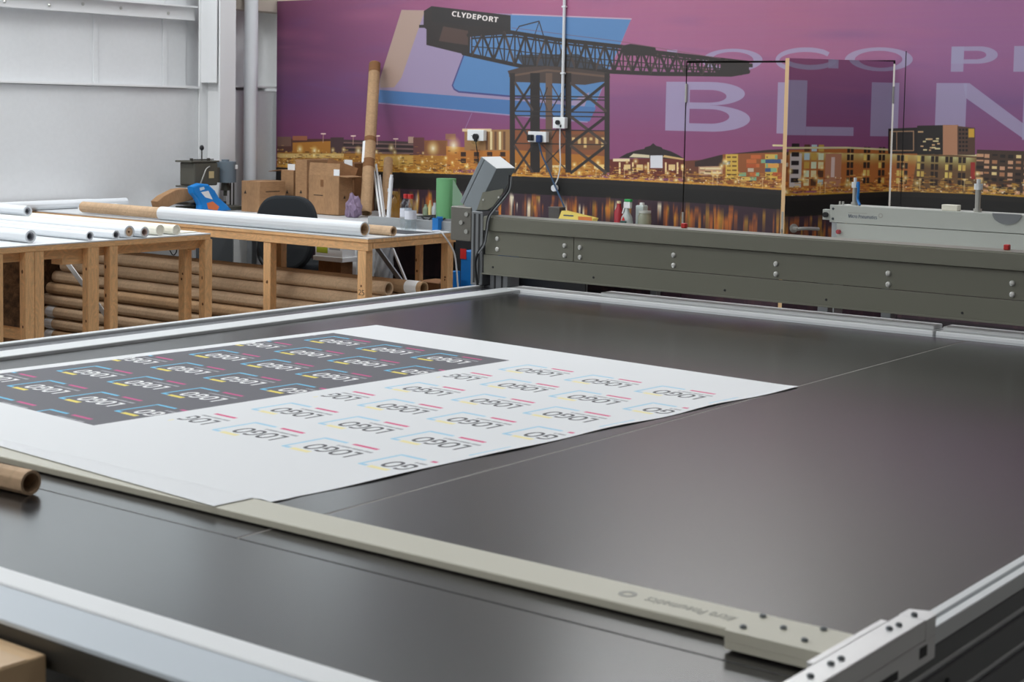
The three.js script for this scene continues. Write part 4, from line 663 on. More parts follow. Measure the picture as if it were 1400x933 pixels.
// ------------------------------------------------------------------ rolls on the left bench
function fabricRoll(label, px, py, r, len, m, core, coreM, tilt = 0, lift = 0, dx = 0) {
  const q = onY(px, py, BY + lift), a = V(q.x + dx, BY + lift + r, q.z), b = V(a.x - len, a.y, a.z + tilt), t = thing('fabric_roll', label, 'roll', V(a.x, BY + lift, a.z), 'rolls on the left bench');
  part('fabric', pipe(a, b, r, r * 0.72, 32), m, t); part('core', pipe(a.clone().add(V(-0.004, 0, 0)), b.clone().add(V(0.004, 0, 0)), r * 0.715, r * core, 28), coreM, t); return t;
}
const M_coreTan = mat(0xd2b394, 0.8), M_coreGrey = mat(0x9a9ba2, 0.6), M_corePink = mat(0xcdb4ac, 0.7);
fabricRoll('white fabric roll with grey core at the bench edge above the double leg', 42, 332.6, 0.033, 2.1, M.fabricRoll, 0.52, M_coreGrey);
fabricRoll('slim white roll with small round open end beside the grey-cored roll', 123, 329.2, 0.024, 2.06, M.fabricRoll, 0.60, M_coreGrey);
fabricRoll('white roll with open end half hidden by the tan-cored roll', 159, 327.2, 0.023, 2.06, M.fabricRoll, 0.60, M_coreGrey);
fabricRoll('thick white roll with tan cardboard core and grey rim', 177, 326, 0.034, 2.1, M.fabricRoll, 0.2, M_coreTan, 0.02);
fabricRoll('white roll with hollow pinkish core beside the tan-cored roll', 198, 325, 0.029, 2.06, M.fabricRoll, 0.55, M_corePink, 0.02);
fabricRoll('blunt cream ended roll beside the hollow pinkish roll', 219, 322.4, 0.030, 2.06, M.creamRoll, 0.05, M.creamRoll, 0.02);
fabricRoll('cream roll nearest the bench end beside the blunt cream roll', 241.5, 321.3, 0.028, 2.06, M.creamRoll, 0.05, M.creamRoll, 0.02);
{ const z = -5.655, y = BY + 0.094, a = V(onZ(38, 300, z).x, y, z), t = thing('fabric_roll', 'white roll lying on top of the other rolls', 'roll', V(a.x, y - 0.03, z), 'rolls on the left bench'); part('fabric', pipe(a, V(-9.14, y, z + 0.02), 0.030, 0.021, 30), M.fabricRoll, t); part('core', pipe(V(a.x - 0.004, y, z), V(-9.13, y, z + 0.02), 0.0208, 0.012, 26), M_coreGrey, t); }
{
  const q = onY(255, 318.5, BY), t = thing('paper_offcut', 'pale cream offcut curling at the bench corner beside the rolls', 'offcut', V(q.x, BY, q.z));
  part('sheet', [box(q.x - 0.12, q.x + 0.02, BY + 0.0005, BY + 0.006, q.z - 0.06, q.z + 0.06, 0.002)], M.creamRoll, t);
}
// long white things at the left end of the back bench
{
  const yt = onX(140, 273.5, -9.0).y, zb = onX(144, 276, -9.0).z, t = thing('flat_carton', 'long flat white carton lying along the white wall on the benches', 'carton', V(-9.08, BY, -6.5));
  part('body', box(-9.165, -8.99, BY + 0.0005, BY + 0.045, zb, -5.4, 0.003), M.white, t); part('lid', box(-9.167, -9.03, BY + 0.045, yt, zb + 0.02, -5.5, 0.004), M.paper, t); part('label_mark', box(-8.9905, -8.9893, BY + 0.012, BY + 0.034, onX(13, 284, -8.99).z - 0.004, onX(13, 284, -8.99).z + 0.004), M.slot, t);
  const e = onX(172, 277, -8.93), r = thing('fabric_roll', 'white roll lying beside the flat white carton along the wall', 'roll', V(-8.93, BY, e.z)), y = BY + 0.03;
  part('fabric', pipe(V(-8.93, y, e.z), V(-8.93, y, -6.25), 0.0295, 0.018, 28), M.fabricRoll, r); part('core', pipe(V(-8.93, y, e.z + 0.003), V(-8.93, y, -6.26), 0.0178, 0.009, 20), M_coreGrey, r);
  const w = thing('folded_paper', 'folded white paper wedge lying by the flat white carton', 'paper', V(-8.7, BY, -6.93));
  const g = prism([[0, 0], [0.46, 0], [0.40, 0.050], [0, 0.015]], 0.10); g.scale(0.7, 1, 1); g.translate(-8.86, BY + 0.0005, -6.98); part('sheet', g, M.paper, w);
}
// ------------------------------------------------------------------ tubes on the back bench
{
  const e = onY(497, 324, BY), r = 0.0415, y = BY + r, z = e.z - 0.01, xa = e.x, xs = onZ(221, 297, z).x, xb = onZ(114, 286, z).x;
  const t = thing('fabric_roll', 'long white roll on a brown cardboard tube lying along the back bench', 'roll', V(xa, BY, z));
  part('fabric', pipe(V(xa, y, z), V(xs, y, z), r, r * 0.86, 40), M.fabricRoll, t); part('core', pipe(V(xa - 0.003, y, z), V(xb, y, z), r * 0.855, r * 0.70, 36), M.tube, t, 'brown cardboard core tube');
  const e2 = onY(538, 323, BY), r2 = 0.0275, t2 = thing('cardboard_tube', 'brown tube lying behind the long white roll on the back bench', 'tube', V(e2.x, BY, e2.z));
  part('tube_wall', pipe(V(e2.x, BY + r2, e2.z), V(e2.x - 1.1, BY + r2, e2.z - 0.02), r2, r2 * 0.68, 32), M.tube, t2);
}
// ------------------------------------------------------------------ tubes stacked under the back bench
{
  const r = 0.0385, pitch = 0.0804, left = [95, 88, 77, 69, 63.5, 65.5, 63.5, 64, 66], L0 = [-8.84];
  const proto = new Map(), mk = (len) => { if (!proto.has(len)) proto.set(len, lathe([[r * 0.8, len], [r * 0.8, 0], [r, 0], [r, len], [r * 0.8, len]], 26)); return proto.get(len); };
  for (let c = 0; c < 2; c++) for (let k = 0; k < 9; k++) {
    const z = -6.80 - c * 0.155 + (k % 2) * 0.004, y = 0.682 - pitch * k, xl = c ? -9.08 : Math.max(onZ(left[k], 355 + 16 * k, z).x, -9.15), xr = c ? (k === 0 ? -5.87 : -6.05) : (k === 0 ? -6.0 : -6.03 - 0.01 * (k % 3));
    const t = thing('cardboard_tube', c ? (k ? 'brown cardboard tube in the rear stack under the back bench' : 'brown tube with taped white end under the back bench') : (k > 4 ? 'brown tube with white taped end low in the front stack under bench' : k ? 'plain brown cardboard tube in the front stack under the back bench' : 'topmost open ended brown tube of the front stack under bench'), 'tube', V(xl, y, z), 'tubes stacked under the back bench');
    const len = Math.round((xr - xl) * 100) / 100, o = new THREE.Mesh(mk(len), (k * 3 + c) % 4 === 1 ? M.tubeB : M.tube); o.name = 'tube_wall'; o.rotation.z = -Math.PI / 2; o.rotation.order = 'XYZ'; o.castShadow = o.receiveShadow = true; t.add(o);
    if (!c && k > 4) part('end_tape', pipe(V(xl + 0.02, y, z), V(xl + 0.10, y, z), r + 0.0008, r, 26), M.paper, t, 'white tape label');
    if (c && !k) part('end_tape', pipe(V(xr - 0.12, y, z), V(xr - 0.03, y, z), r + 0.0008, r, 26), M.paper, t, 'white tape label');
  }
  void L0;
}
{ // brown chipboard sheet against the wall under the bench, white strip leaning by the tubes
  const t = thing('chipboard_sheet', 'dark brown chipboard sheet leaning on the wall under the left bench', 'board', V(-9.16, 0, -5.6));
  part('board', box(-9.19, -9.165, 0, 0.88, -7.3, -4.6, 0.002, 'z'), M.chip, t);
  const a = onZ(82, 346, -6.30), b = onZ(140, 425, -6.30), s = thing('white_strip', 'white plastic strip slanting in front of the stacked cardboard tubes', 'strip', V(b.x, 0, -6.3));
  const d = b.clone().sub(a); part('strip', beam(a, a.clone().addScaledVector(d, 0.335 / (b.y > 0 ? (a.y - b.y) : 1) * (a.y / 0.335)), 0.034, 0.006, V(0, 0, 1)), M.white, s);
  const h = thing('black_cord', 'thin black cord loop hanging below the left bench corner', 'cord', V(-6.95, 0.8, -5.95));
  part('cord', wire([onX(228, 333, -6.9), onX(233, 344, -6.9), onX(237, 349, -6.9), onX(241, 345, -6.9), onX(241, 333, -6.9)].map((q) => q), 0.003, 24), M.rubber, h);
}
// ------------------------------------------------------------------ desk chair between the back bench and the desk
{
  const z = -7.68, c = onZ(391, 300, z), x = c.x, t = thing('office_chair', 'black fabric office chair between back bench and white desk', 'chair', V(x, 0, z));
  const yt = onZ(391, 271.5, z).y, w = 0.40, h = 0.46, yb = yt - h, pts = [];
  for (let i = 0; i <= 40; i++) { const a = i / 40 * Math.PI * 2, ca = Math.cos(a), sa = Math.sin(a), k = sa > 0 ? 0.55 : 0.75; pts.push([Math.sign(ca) * Math.pow(Math.abs(ca), k) * w / 2 * (sa > 0 ? 1 : 0.92), Math.sign(sa) * Math.pow(Math.abs(sa), 0.8) * h / 2]); }
  const back = prism(pts.slice(0, 40), 0.05, 0.02); back.translate(0, 0, -0.035); back.rotateX(-0.06); back.rotateY(0.35); back.translate(x, yb + h / 2, z); part('backrest', back, M.fabric, t);
  const sy = 0.57, seat = prism(pts.slice(0, 40).map(([a, b]) => [a * 1.15, b * 1.02]), 0.05, 0.02); seat.rotateX(-Math.PI / 2); seat.rotateY(0.35); seat.translate(x - 0.09, sy, z - 0.22); part('seat', seat, M.fabric, t);
  part('back_stem', wire([V(x - 0.02, yb + 0.2, z - 0.03), V(x + 0.01, yb - 0.02, z + 0.02), V(x - 0.02, sy - 0.02, z - 0.02), V(x - 0.07, sy - 0.03, z - 0.16)], 0.018, 24), M.black, t);
  for (const s of [-1, 1]) { const ax = x - 0.08 + s * 0.27, az = z - 0.2 - s * 0.09; part('armrest', [box(ax - 0.03, ax + 0.03, sy + 0.25, sy + 0.285, az - 0.13, az + 0.13, 0.012), wire([V(ax, sy + 0.25, az), V(ax + s * 0.015, sy + 0.1, az), V(ax - s * 0.06, sy + 0.01, az)], 0.016, 16)], M.black, t); }
  part('gas_lift', rod(V(x - 0.09, 0.09, z - 0.22), V(x - 0.09, sy, z - 0.22), 0.028, 18), M.black, t);
  for (let k = 0; k < 5; k++) { const a = k * Math.PI * 0.4 + 0.3, e = V(x - 0.09 + 0.28 * Math.cos(a), 0.075, z - 0.22 + 0.28 * Math.sin(a)); part('base_arm', beam(V(x - 0.09, 0.11, z - 0.22), e, 0.04, 0.03), M.black, t); part('castor', rod(e.clone().add(V(-0.012, -0.045, 0)), e.clone().add(V(0.012, -0.045, 0)), 0.03, 16), M.black, t); }
}
// ------------------------------------------------------------------ drill press with the blue bag
{
  const X = -8.86, f = (px, py) => onX(px, py, X), y0 = 0.93, t = thing('drill_press', 'old dark green-grey bench drill press with blue-grey motor by the white wall', 'drill press', V(X, y0, -8.0));
  const hl = f(257, 222), hr = f(289, 253), ml = f(297, 221), mr = f(319, 249);
  part('head', box(X - 0.09, X + 0.07, hr.y, hl.y, hr.z, hl.z, 0.012), M.machine, t);
  const pc = f(280, 238.5); part('rating_plate', box(X + 0.0698, X + 0.0715, pc.y - 0.025, pc.y + 0.025, pc.z - 0.024, pc.z + 0.024), mat(0xcdb98a, 0.6), t, 'buff rating plate');
  part('top_plate', box(X - 0.10, X + 0.075, hl.y, hl.y + 0.012, hr.z - 0.01, hl.z + 0.035, 0.003), M.machine, t); part('bottom_plate', box(X - 0.10, X + 0.07, hr.y - 0.012, hr.y, hl.z - 0.06, hl.z + 0.03, 0.003), M.machine, t);
  for (const dz of [0.012, -0.15]) part('tension_rod', rod(V(X + 0.05, hl.y + 0.012, hl.z + dz), V(X + 0.05, hl.y + 0.03, hl.z + dz), 0.012, 14), M.darkSteel, t);
  part('cross_bar', rod(V(X + 0.05, hl.y + 0.02, hl.z + 0.02), V(X + 0.05, hl.y + 0.02, hl.z - 0.20), 0.004, 10), M.darkSteel, t);
  const kt = f(269.5, 200); part('lever', [rod(V(X + 0.05, hl.y + 0.012, kt.z), V(X + 0.05, kt.y - 0.02, kt.z), 0.005, 10)], M.darkSteel, t); const kb = new THREE.SphereGeometry(0.016, 16, 12); kb.scale(1, 1.25, 1); kb.translate(X + 0.05, kt.y - 0.01, kt.z); part('lever_knob', metric(kb), M.black, t);
  const mz = (ml.z + mr.z) / 2, mrad = Math.abs(ml.z - mr.z) / 2; part('motor', [rod(V(X, mr.y, mz), V(X, ml.y, mz), mrad, 28), rod(V(X, ml.y, mz), V(X, ml.y + 0.014, mz), mrad * 0.35, 18)], M.motor, t, 'blue-grey motor drum');
  const sl = f(313, 228); part('motor_label', box(X + mrad * 0.80, X + mrad * 0.93, sl.y - 0.016, sl.y + 0.016, sl.z - 0.02, sl.z + 0.02, 0.002), M.paper, t, 'white motor label');
  const qz = f(308, 260).z; part('spindle', [rod(V(X, mr.y - 0.06, qz), V(X, mr.y, qz), 0.035, 20, 0.028), rod(V(X, mr.y - 0.10, qz), V(X, mr.y - 0.06, qz), 0.014, 16)], M.machine, t); part('drill_bit', rod(V(X, mr.y - 0.17, qz), V(X, mr.y - 0.10, qz), 0.004, 10), M.steel, t);
  for (const px of [315, 319.5]) { const q = f(px, 250); part('guide_rod', rod(V(X, y0 + 0.02, q.z), V(X, hl.y - 0.01, q.z), 0.006, 12), M.darkSteel, t); }
  part('bridge', box(X - 0.03, X + 0.03, hr.y + 0.02, hr.y + 0.13, ml.z, hr.z, 0.004), M.machine, t);
  part('column', rod(V(X - 0.05, y0, hr.z + 0.07), V(X - 0.05, hr.y, hr.z + 0.07), 0.035, 20), M.darkSteel, t); part('base', box(X - 0.16, X + 0.14, y0, y0 + 0.03, mr.z, hl.z - 0.02, 0.006), M.machine, t);
  const tb = f(250, 278); part('work_table', box(X - 0.12, X + 0.14, y0 + 0.05, y0 + 0.07, hr.z - 0.02, tb.z + 0.05, 0.004), M.darkSteel, t); part('work_table_arm', box(X - 0.06, X, y0 + 0.03, y0 + 0.05, hr.z, hr.z + 0.1), M.darkSteel, t);
  part('capacitor_hose', wire([V(X + 0.075, hl.y - 0.03, hl.z - 0.14), V(X + 0.085, hl.y - 0.045, hl.z - 0.10), V(X + 0.085, hl.y - 0.10, hl.z - 0.07), V(X + 0.075, hr.y + 0.01, hl.z - 0.05)], 0.005, 20), M.steel, t);
  // slumped blue packet: puffy sheet draped over the drill table
  const XB = X + 0.20, out = [[263, 257], [272, 253.5], [283, 254.5], [291, 262], [297, 272], [307, 281], [313, 288], [302, 291], [274, 291], [275, 280], [270, 270], [264, 263]].map(([a, b]) => { const q = onX(a, b, XB); return [-q.z, Math.max(q.y, 0.945)]; });
  const bg = prism(out, 0.03, 0.014); bg.rotateY(Math.PI / 2); bg.computeBoundingBox(); bg.translate(XB - 0.03, 0, 0);
  const bag = thing('blue_packet', 'crumpled glossy blue wipes packet slumped on the drill press', 'packet', V(XB, y0, -8.0)); part('film', bg, M.blueGloss, bag);
  const lb = (pts, m, n) => { const o = pts.map(([a, b]) => { const q = onX(a, b, XB + 0.016); return [-q.z, q.y]; }), g2 = prism(o, 0.002); g2.rotateY(Math.PI / 2); g2.translate(XB + 0.0135, 0, 0); part(n, g2, m, bag); };
  lb([[275, 263], [285, 261], [291, 273], [281, 270]], M.paper, 'white_label'); lb([[283, 278], [291, 275.5], [300, 283], [297, 288], [285, 286]], mat(0xe07a4a, 0.5), 'orange_label'); lb([[273, 257], [279, 255.5], [280, 259], [274, 261]], mat(0xd4dfe8, 0.5), 'small_label');
  // brown wrapping paper beside it
  const XP = X + 0.1, po = [[214, 276], [222, 269], [240, 260], [252, 258.5], [262, 262], [262, 272], [240, 277], [226, 283], [216, 284]].map(([a, b]) => { const q = onX(a, b, XP); return [-q.z, q.y]; });
  const pp = prism(po, 0.06, 0.006); pp.rotateY(Math.PI / 2); pp.translate(XP - 0.05, 0, 0); const wp = thing('brown_paper', 'crumpled brown packing paper beside the drill press', 'packing paper', V(XP, y0, -7.75)); part('paper', pp, M.card, wp);
  const vz = f(325, 287).z, vt = thing('pipe_fitting', 'small white plastic fittings lying below the drill press', 'fitting', V(X + 0.2, y0, vz)); part('fitting', [rod(V(X + 0.2, y0 + 0.02, vz + 0.04), V(X + 0.2, y0 + 0.02, vz - 0.09), 0.02, 16), rod(V(X + 0.2, y0 + 0.03, vz), V(X + 0.2, y0 + 0.055, vz), 0.016, 16)], M.pvc, vt);
}
// ------------------------------------------------------------------ cartons on the desk
const DY = 0.93;
const tri = (cx, cy, z, s) => { const g = prism([[cx - s, cy], [cx + s, cy], [cx, cy + s * 2]], 0.0008); g.translate(0, 0, z); return g; };
{
  const carton = (label, pxl, pxc, pyTop, z, depth, y0 = DY) => { const a = onZ(pxl, 280, z).x, b = onZ(pxc, 280, z), y1 = onZ(pxc, pyTop, z).y, t = thing('brown_carton', label, 'carton', V((a + b.x) / 2, y0, z - depth / 2), 'cartons on the white desk'); return { t, x0: a, x1: b.x, y1, z, depth, y0 }; };
  const A = carton('closed low brown carton beside the white pipe on the desk', 330, 355, 248.5, -8.15, 0.26);
  part('body', box(A.x0, A.x1, A.y0, A.y1, A.z - A.depth, A.z, 0.003), M.card, A.t); part('mark', tri(A.x0 + 0.04, A.y0 + 0.13, A.z, 0.013), M.ink, A.t, 'black triangle mark'); part('mark', box(A.x1, A.x1 + 0.0006, A.y0 + 0.145, A.y0 + 0.151, A.z - 0.2, A.z - 0.06), M.ink, A.t); part('tape', box(A.x0 + 0.06, A.x0 + 0.10, A.y1 - 0.0002, A.y1 + 0.0008, A.z - A.depth, A.z), M.cardDark, A.t);
  const flat = (label, l, r, top, z, d) => { const C = carton(label, l, r, top, z, d); part('body', box(C.x0, C.x1, C.y0, C.y1, z - d, z, 0.002, 'y'), M.card, C.t); part('mark', tri((C.x0 + C.x1) / 2, onZ(l, 264, z).y, z, 0.013), M.ink, C.t, 'black triangle mark'); return C; };
  const F1 = flat('narrow upright brown carton with folded top beside the low carton', 384, 401, 233, -8.50, 0.30); part('sticker', box(F1.x0 + 0.05, F1.x1 - 0.005, F1.y1 - 0.005, F1.y1 + 0.045, F1.z - 0.02, F1.z - 0.018), M.paper, F1.t);
  part('flap', beam(V(F1.x0, F1.y1, F1.z - 0.05), V(F1.x0 - 0.10, F1.y1 - 0.015, F1.z - 0.05), 0.004, 0.16, V(0, 0, 1)), M.card, F1.t);
  const F2 = flat('tall narrow brown carton between upright carton and open carton', 403.5, 419, 218.5, -8.44, 0.26); part('tape', box(F2.x0 + 0.03, F2.x1 - 0.03, F2.y1 - 0.0002, F2.y1 + 0.001, F2.z - 0.26, F2.z), M.cardDark, F2.t);
  const B = carton('large open brown carton with raised flaps on the desk', 422, 463, 241, -8.34, 0.14);
  const w = 0.005; part('body', [box(B.x0, B.x1, B.y0, B.y1, B.z - w, B.z), box(B.x0, B.x1, B.y0, B.y1, B.z - B.depth, B.z - B.depth + w), box(B.x0, B.x0 + w, B.y0, B.y1, B.z - B.depth + w, B.z - w), box(B.x1 - w, B.x1, B.y0, B.y1, B.z - B.depth + w, B.z - w), box(B.x0, B.x1, B.y0, B.y0 + w, B.z - B.depth, B.z)], M.card, B.t);
  const fy = onZ(440, 223, B.z).y; part('flap', beam(V((B.x0 + B.x1) / 2, B.y1, B.z - w / 2), V((B.x0 + B.x1) / 2, fy, B.z - 0.012), B.x1 - B.x0, w, V(0, 0, 1)), M.card, B.t); part('flap', beam(V((B.x0 + B.x1) / 2 + 0.02, B.y1, B.z - B.depth), V((B.x0 + B.x1) / 2 + 0.04, fy, B.z - B.depth - 0.02), B.x1 - B.x0, w, V(0, 0, 1)), M.cardDark, B.t);
  part('flap', beam(V(B.x1, B.y1, B.z - B.depth / 2), V(B.x1 + 0.09, B.y1 - 0.005, B.z - B.depth / 2), B.depth, w, V(0, 1, 0)), M.card, B.t);
  const sk = onZ(464, 235, B.z - 0.08); part('sticker', box(B.x1 - 0.05, B.x1 + 0.005, sk.y - 0.025, sk.y + 0.02, B.z + 0.0, B.z + 0.0015), M.paper, B.t, 'white address sticker');
  part('mark', box(B.x0 + 0.05, B.x0 + 0.14, B.y0 + 0.135, B.y0 + 0.141, B.z, B.z + 0.0006), M.ink, B.t); const tr = tri(0, 0, 0, 0.012); tr.rotateY(Math.PI / 2); tr.translate(B.x1, B.y0 + 0.12, B.z - 0.06); part('mark', tr, M.ink, B.t, 'black triangle mark'); part('print_stamp', box(B.x0 + 0.115, B.x0 + 0.145, B.y0 + 0.20, B.y0 + 0.25, B.z, B.z + 0.0005), M.cardDark, B.t);
  const Cc = carton('brown carton with white stickers behind the open carton', 440, 484, 218, -8.72, 0.22); part('body', box(Cc.x0, Cc.x1, Cc.y0, Cc.y1 - 0.03, Cc.z - Cc.depth, Cc.z, 0.003), M.cardDark, Cc.t); part('sticker', box(Cc.x0 + 0.0, Cc.x0 + 0.10, Cc.y1 - 0.08, Cc.y1 - 0.005, Cc.z + 0.0005, Cc.z + 0.002), M.paper, Cc.t); part('sticker', box(Cc.x1 - 0.10, Cc.x1 - 0.02, Cc.y1 - 0.08, Cc.y1 - 0.005, Cc.z + 0.0005, Cc.z + 0.002), M.paper, Cc.t);
  // lilac plastic bag
  const q = onZ(483, 284, -8.30), bagG = new THREE.IcosahedronGeometry(0.075, 4), bp = bagG.attributes.position; for (let i = 0; i < bp.count; i++) { const v = V(0, 0, 0).fromBufferAttribute(bp, i), n = 0.9 + 0.2 * Math.sin(v.x * 70 + v.y * 30) * Math.sin(v.y * 50 - v.z * 60) + 0.08 * Math.sin(v.x * 160 - v.y * 62); bp.setXYZ(i, v.x * n * 0.9, Math.max(v.y * n * 1.35 - (v.y > 0 ? Math.abs(v.x) * 0.5 : 0), -0.072), v.z * n * 0.7); } bagG.computeVertexNormals(); bagG.translate(q.x, DY + 0.073, -8.30);
  const pb = thing('plastic_bag', 'crumpled lilac plastic bag between the open carton and leaning tube', 'bag', V(q.x, DY, -8.30)); part('film', metric(bagG), M.purple, pb);
}
// ------------------------------------------------------------------ leaning tubes, strips and bottles on the desk
{
  const b = onY(497, 305, DY), zt = -8.93, tp = onZ(512.5, 87, zt), t = thing('cardboard_tube', 'tall taped cardboard tube leaning against the purple mural', 'tube', V(b.x, DY, b.z));
  const base = V(onZ(500, 303, -8.42).x, DY + 0.026, -8.42), dir = tp.clone().sub(base); part('tube_wall', pipe(base, tp, 0.042, 0.033, 30), M.tubeB, t);
  const at = (f0, f1, m, n, lab) => part(n, pipe(base.clone().addScaledVector(dir, f0), base.clone().addScaledVector(dir, f1), 0.0428, 0.042, 30), m, t, lab);
  at(0.935, 0.998, M.cardDark, 'tape_band'); at(0.29, 0.345, M.cardDark, 'tape_band'); at(0.46, 0.49, M.cardDark, 'tape_band');
  const lp = base.clone().addScaledVector(dir, 0.40).add(V(-0.018, 0, 0.036)); part('paper_label', beam(lp.clone().addScaledVector(dir, -0.07), lp.clone().addScaledVector(dir, 0.07), 0.03, 0.012, V(0, 0, 1)), M.paper, t, 'white paper label');
  const s2 = V(onZ(527, 296, -8.60).x, DY + 0.026, -8.60), e2 = onZ(531, 219, -8.93), t2 = thing('cardboard_tube', 'short cardboard tube leaning on the mural behind white strips', 'tube', V(s2.x, DY, s2.z)); part('tube_wall', pipe(s2, e2, 0.034, 0.026, 26), M.tubeB, t2);
  [[520, 297, 510, 226], [524, 297, 514, 225], [526, 297, 519, 240]].forEach(([a0, b0, a1, b1], i) => { const z0 = -8.38 - i * 0.02, p = V(onZ(a0, b0, z0).x, DY + 0.0075, z0), e = onZ(a1, b1, -8.70), o = thing('blind_slat', ['long white slat leaning beside the taped tube', 'middle white slat leaning beside the taped tube', 'short white slat leaning behind the long slats'][i], 'slat', p.clone(), 'white slats beside the tube'); part('slat', beam(p, e, 0.016, 0.006, V(0, 0, 1)), M.white, o); });
  const p0 = V(onZ(531, 296, -8.36).x, DY, -8.36), e0 = onZ(535, 243, -8.40), pt = thing('white_canister', 'slim white plastic dispenser tube standing between slats and spray bottle', 'dispenser', p0.clone()); part('body', rod(p0, e0, 0.0145, 18), M.pvc, pt); part('nozzle', [rod(e0, e0.clone().add(V(0.002, 0.02, 0)), 0.011, 14), box(e0.x - 0.028, e0.x, e0.y - 0.10, e0.y - 0.075, e0.z - 0.008, e0.z + 0.008, 0.004)], M.pvc, pt);
}
function bottle(name, label, base, prof, m, seg = 24) { const t = thing(name, label, 'bottle', base); const g = lathe(prof, seg); g.translate(base.x, base.y, base.z); part('body', g, m, t); return t; }
{ // two clear water bottles with red caps on the back bench
  [[561, 317.5, 0.215, 'clear water bottle with red cap in front on the back bench'], [554.5, 313.5, 0.205, 'clear water bottle with red cap behind the front bottle']].forEach(([px, py, h, lab], i) => {
    const b = onY(px, py, BY); b.y = BY + 0.0005; const r = 0.034, t = bottle('water_bottle', lab, b, [[0, 0.003], [r * 0.8, 0], [r, 0.008], [r, 0.055], [r * 0.93, 0.06], [r, 0.065], [r, 0.135], [r * 0.9, 0.155], [r * 0.45, h - 0.028], [0.0125, h - 0.02], [0.0125, h - 0.012]], M.clear, 28);
    t.userData.group = 'water bottles on the back bench';
    part('label_band', pipe(V(b.x, b.y + 0.075, b.z), V(b.x, b.y + 0.125, b.z), r + 0.0006, r + 0.0001, 28), mat(0xdfe3ee, 0.5), t, 'pale label band'); part('cap', rod(V(b.x, b.y + h - 0.014, b.z), V(b.x, b.y + h + 0.004, b.z), 0.0155, 20), M.red, t, 'red screw cap');
    part('cap_ring', pipe(V(b.x, b.y + h - 0.021, b.z), V(b.x, b.y + h - 0.016, b.z), 0.015, 0.0128, 18), M.red, t); void i;
  });
  const b = V(onZ(540, 296, -8.45).x, DY + 0.0005, -8.45), sp = bottle('spray_bottle', 'amber trigger spray bottle on the desk beside the white dispenser', b, [[0, 0.001], [0.032, 0], [0.034, 0.01], [0.034, 0.10], [0.026, 0.135], [0.012, 0.15], [0.012, 0.165]], new THREE.MeshPhysicalMaterial({ color: 0xb98a3a, roughness: 0.2, transmission: 0.5, thickness: 0 }));
  part('trigger_head', [box(b.x - 0.03, b.x + 0.018, b.y + 0.165, b.y + 0.19, b.z - 0.01, b.z + 0.01, 0.004), beam(V(b.x + 0.012, b.y + 0.17, b.z), V(b.x + 0.026, b.y + 0.13, b.z), 0.01, 0.006)], mat(0x8c6a2c, 0.4), sp);
  // green roll with a trailing green film, in a grey tray
  const gb = V(onZ(607, 284, -8.30).x, 0, -8.30), tr = thing('grey_tray', 'grey plastic tray holding cables under the green roll', 'tray', V(gb.x, DY, -8.36));
  part('tray', [box(gb.x - 0.17, gb.x + 0.2, DY + 0.0005, DY + 0.008, -8.54, -8.14, 0.002), box(gb.x - 0.17, gb.x + 0.2, DY + 0.0005, DY + 0.052, -8.148, -8.14, 0.002), box(gb.x + 0.192, gb.x + 0.2, DY + 0.0005, DY + 0.052, -8.54, -8.15, 0.002), box(gb.x - 0.17, gb.x - 0.162, DY + 0.0005, DY + 0.052, -8.54, -8.15, 0.002), box(gb.x - 0.17, gb.x + 0.2, DY + 0.0005, DY + 0.052, -8.548, -8.54, 0.002)], M.aluDark, tr);
  part('cable', wire([V(gb.x - 0.05, DY + 0.055, -8.13), V(gb.x, DY + 0.03, -8.125), V(gb.x + 0.05, DY + 0.06, -8.13), V(gb.x + 0.1, DY + 0.035, -8.125), V(gb.x + 0.15, DY + 0.055, -8.13)], 0.006, 30), M.rubber, tr, 'black cable over the rim');
  const gy = DY + 0.009, gt = thing('green_roll', 'green paper towel roll standing in the grey tray', 'roll', V(gb.x, gy, -8.32)); part('paper', pipe(V(gb.x, gy, -8.32), V(gb.x, onZ(607, 244, -8.32).y, -8.32), 0.066, 0.02, 40), M.green, gt);
  const o = [[620, 246], [632, 268], [634, 285], [622, 287], [619, 283]].map(([a, c]) => { const q = onZ(a, c, -8.28); return [q.x, Math.max(q.y, DY + 0.054)]; }), fg = prism(o, 0.004, 0.001); fg.translate(0, 0, -8.28); const ft = thing('green_film', 'pale green plastic film hanging beside the green roll', 'film', V(o[2][0], DY, -8.28)); part('film', fg, M.greenPoly, ft);
  [[577, 0.10, 0.022, 0x7d8b74, 'small dark bottle standing left of the grey tray'], [583, 0.13, 0.014, 0xc9b67a, 'slim yellow bottle standing beside the grey tray'], [589, 0.115, 0.02, 0xa7aeb0, 'squat pale bottle standing beside the slim yellow bottle']].forEach(([px, h, r, col, lab]) => { const q = V(onZ(px, 290, -8.58).x, DY + 0.0005, -8.62); bottle('small_bottle', lab, q, [[0, 0], [r, 0], [r, h * 0.7], [r * 0.5, h * 0.85], [r * 0.5, h], [0, h]], mat(col, 0.35), 18); });
}
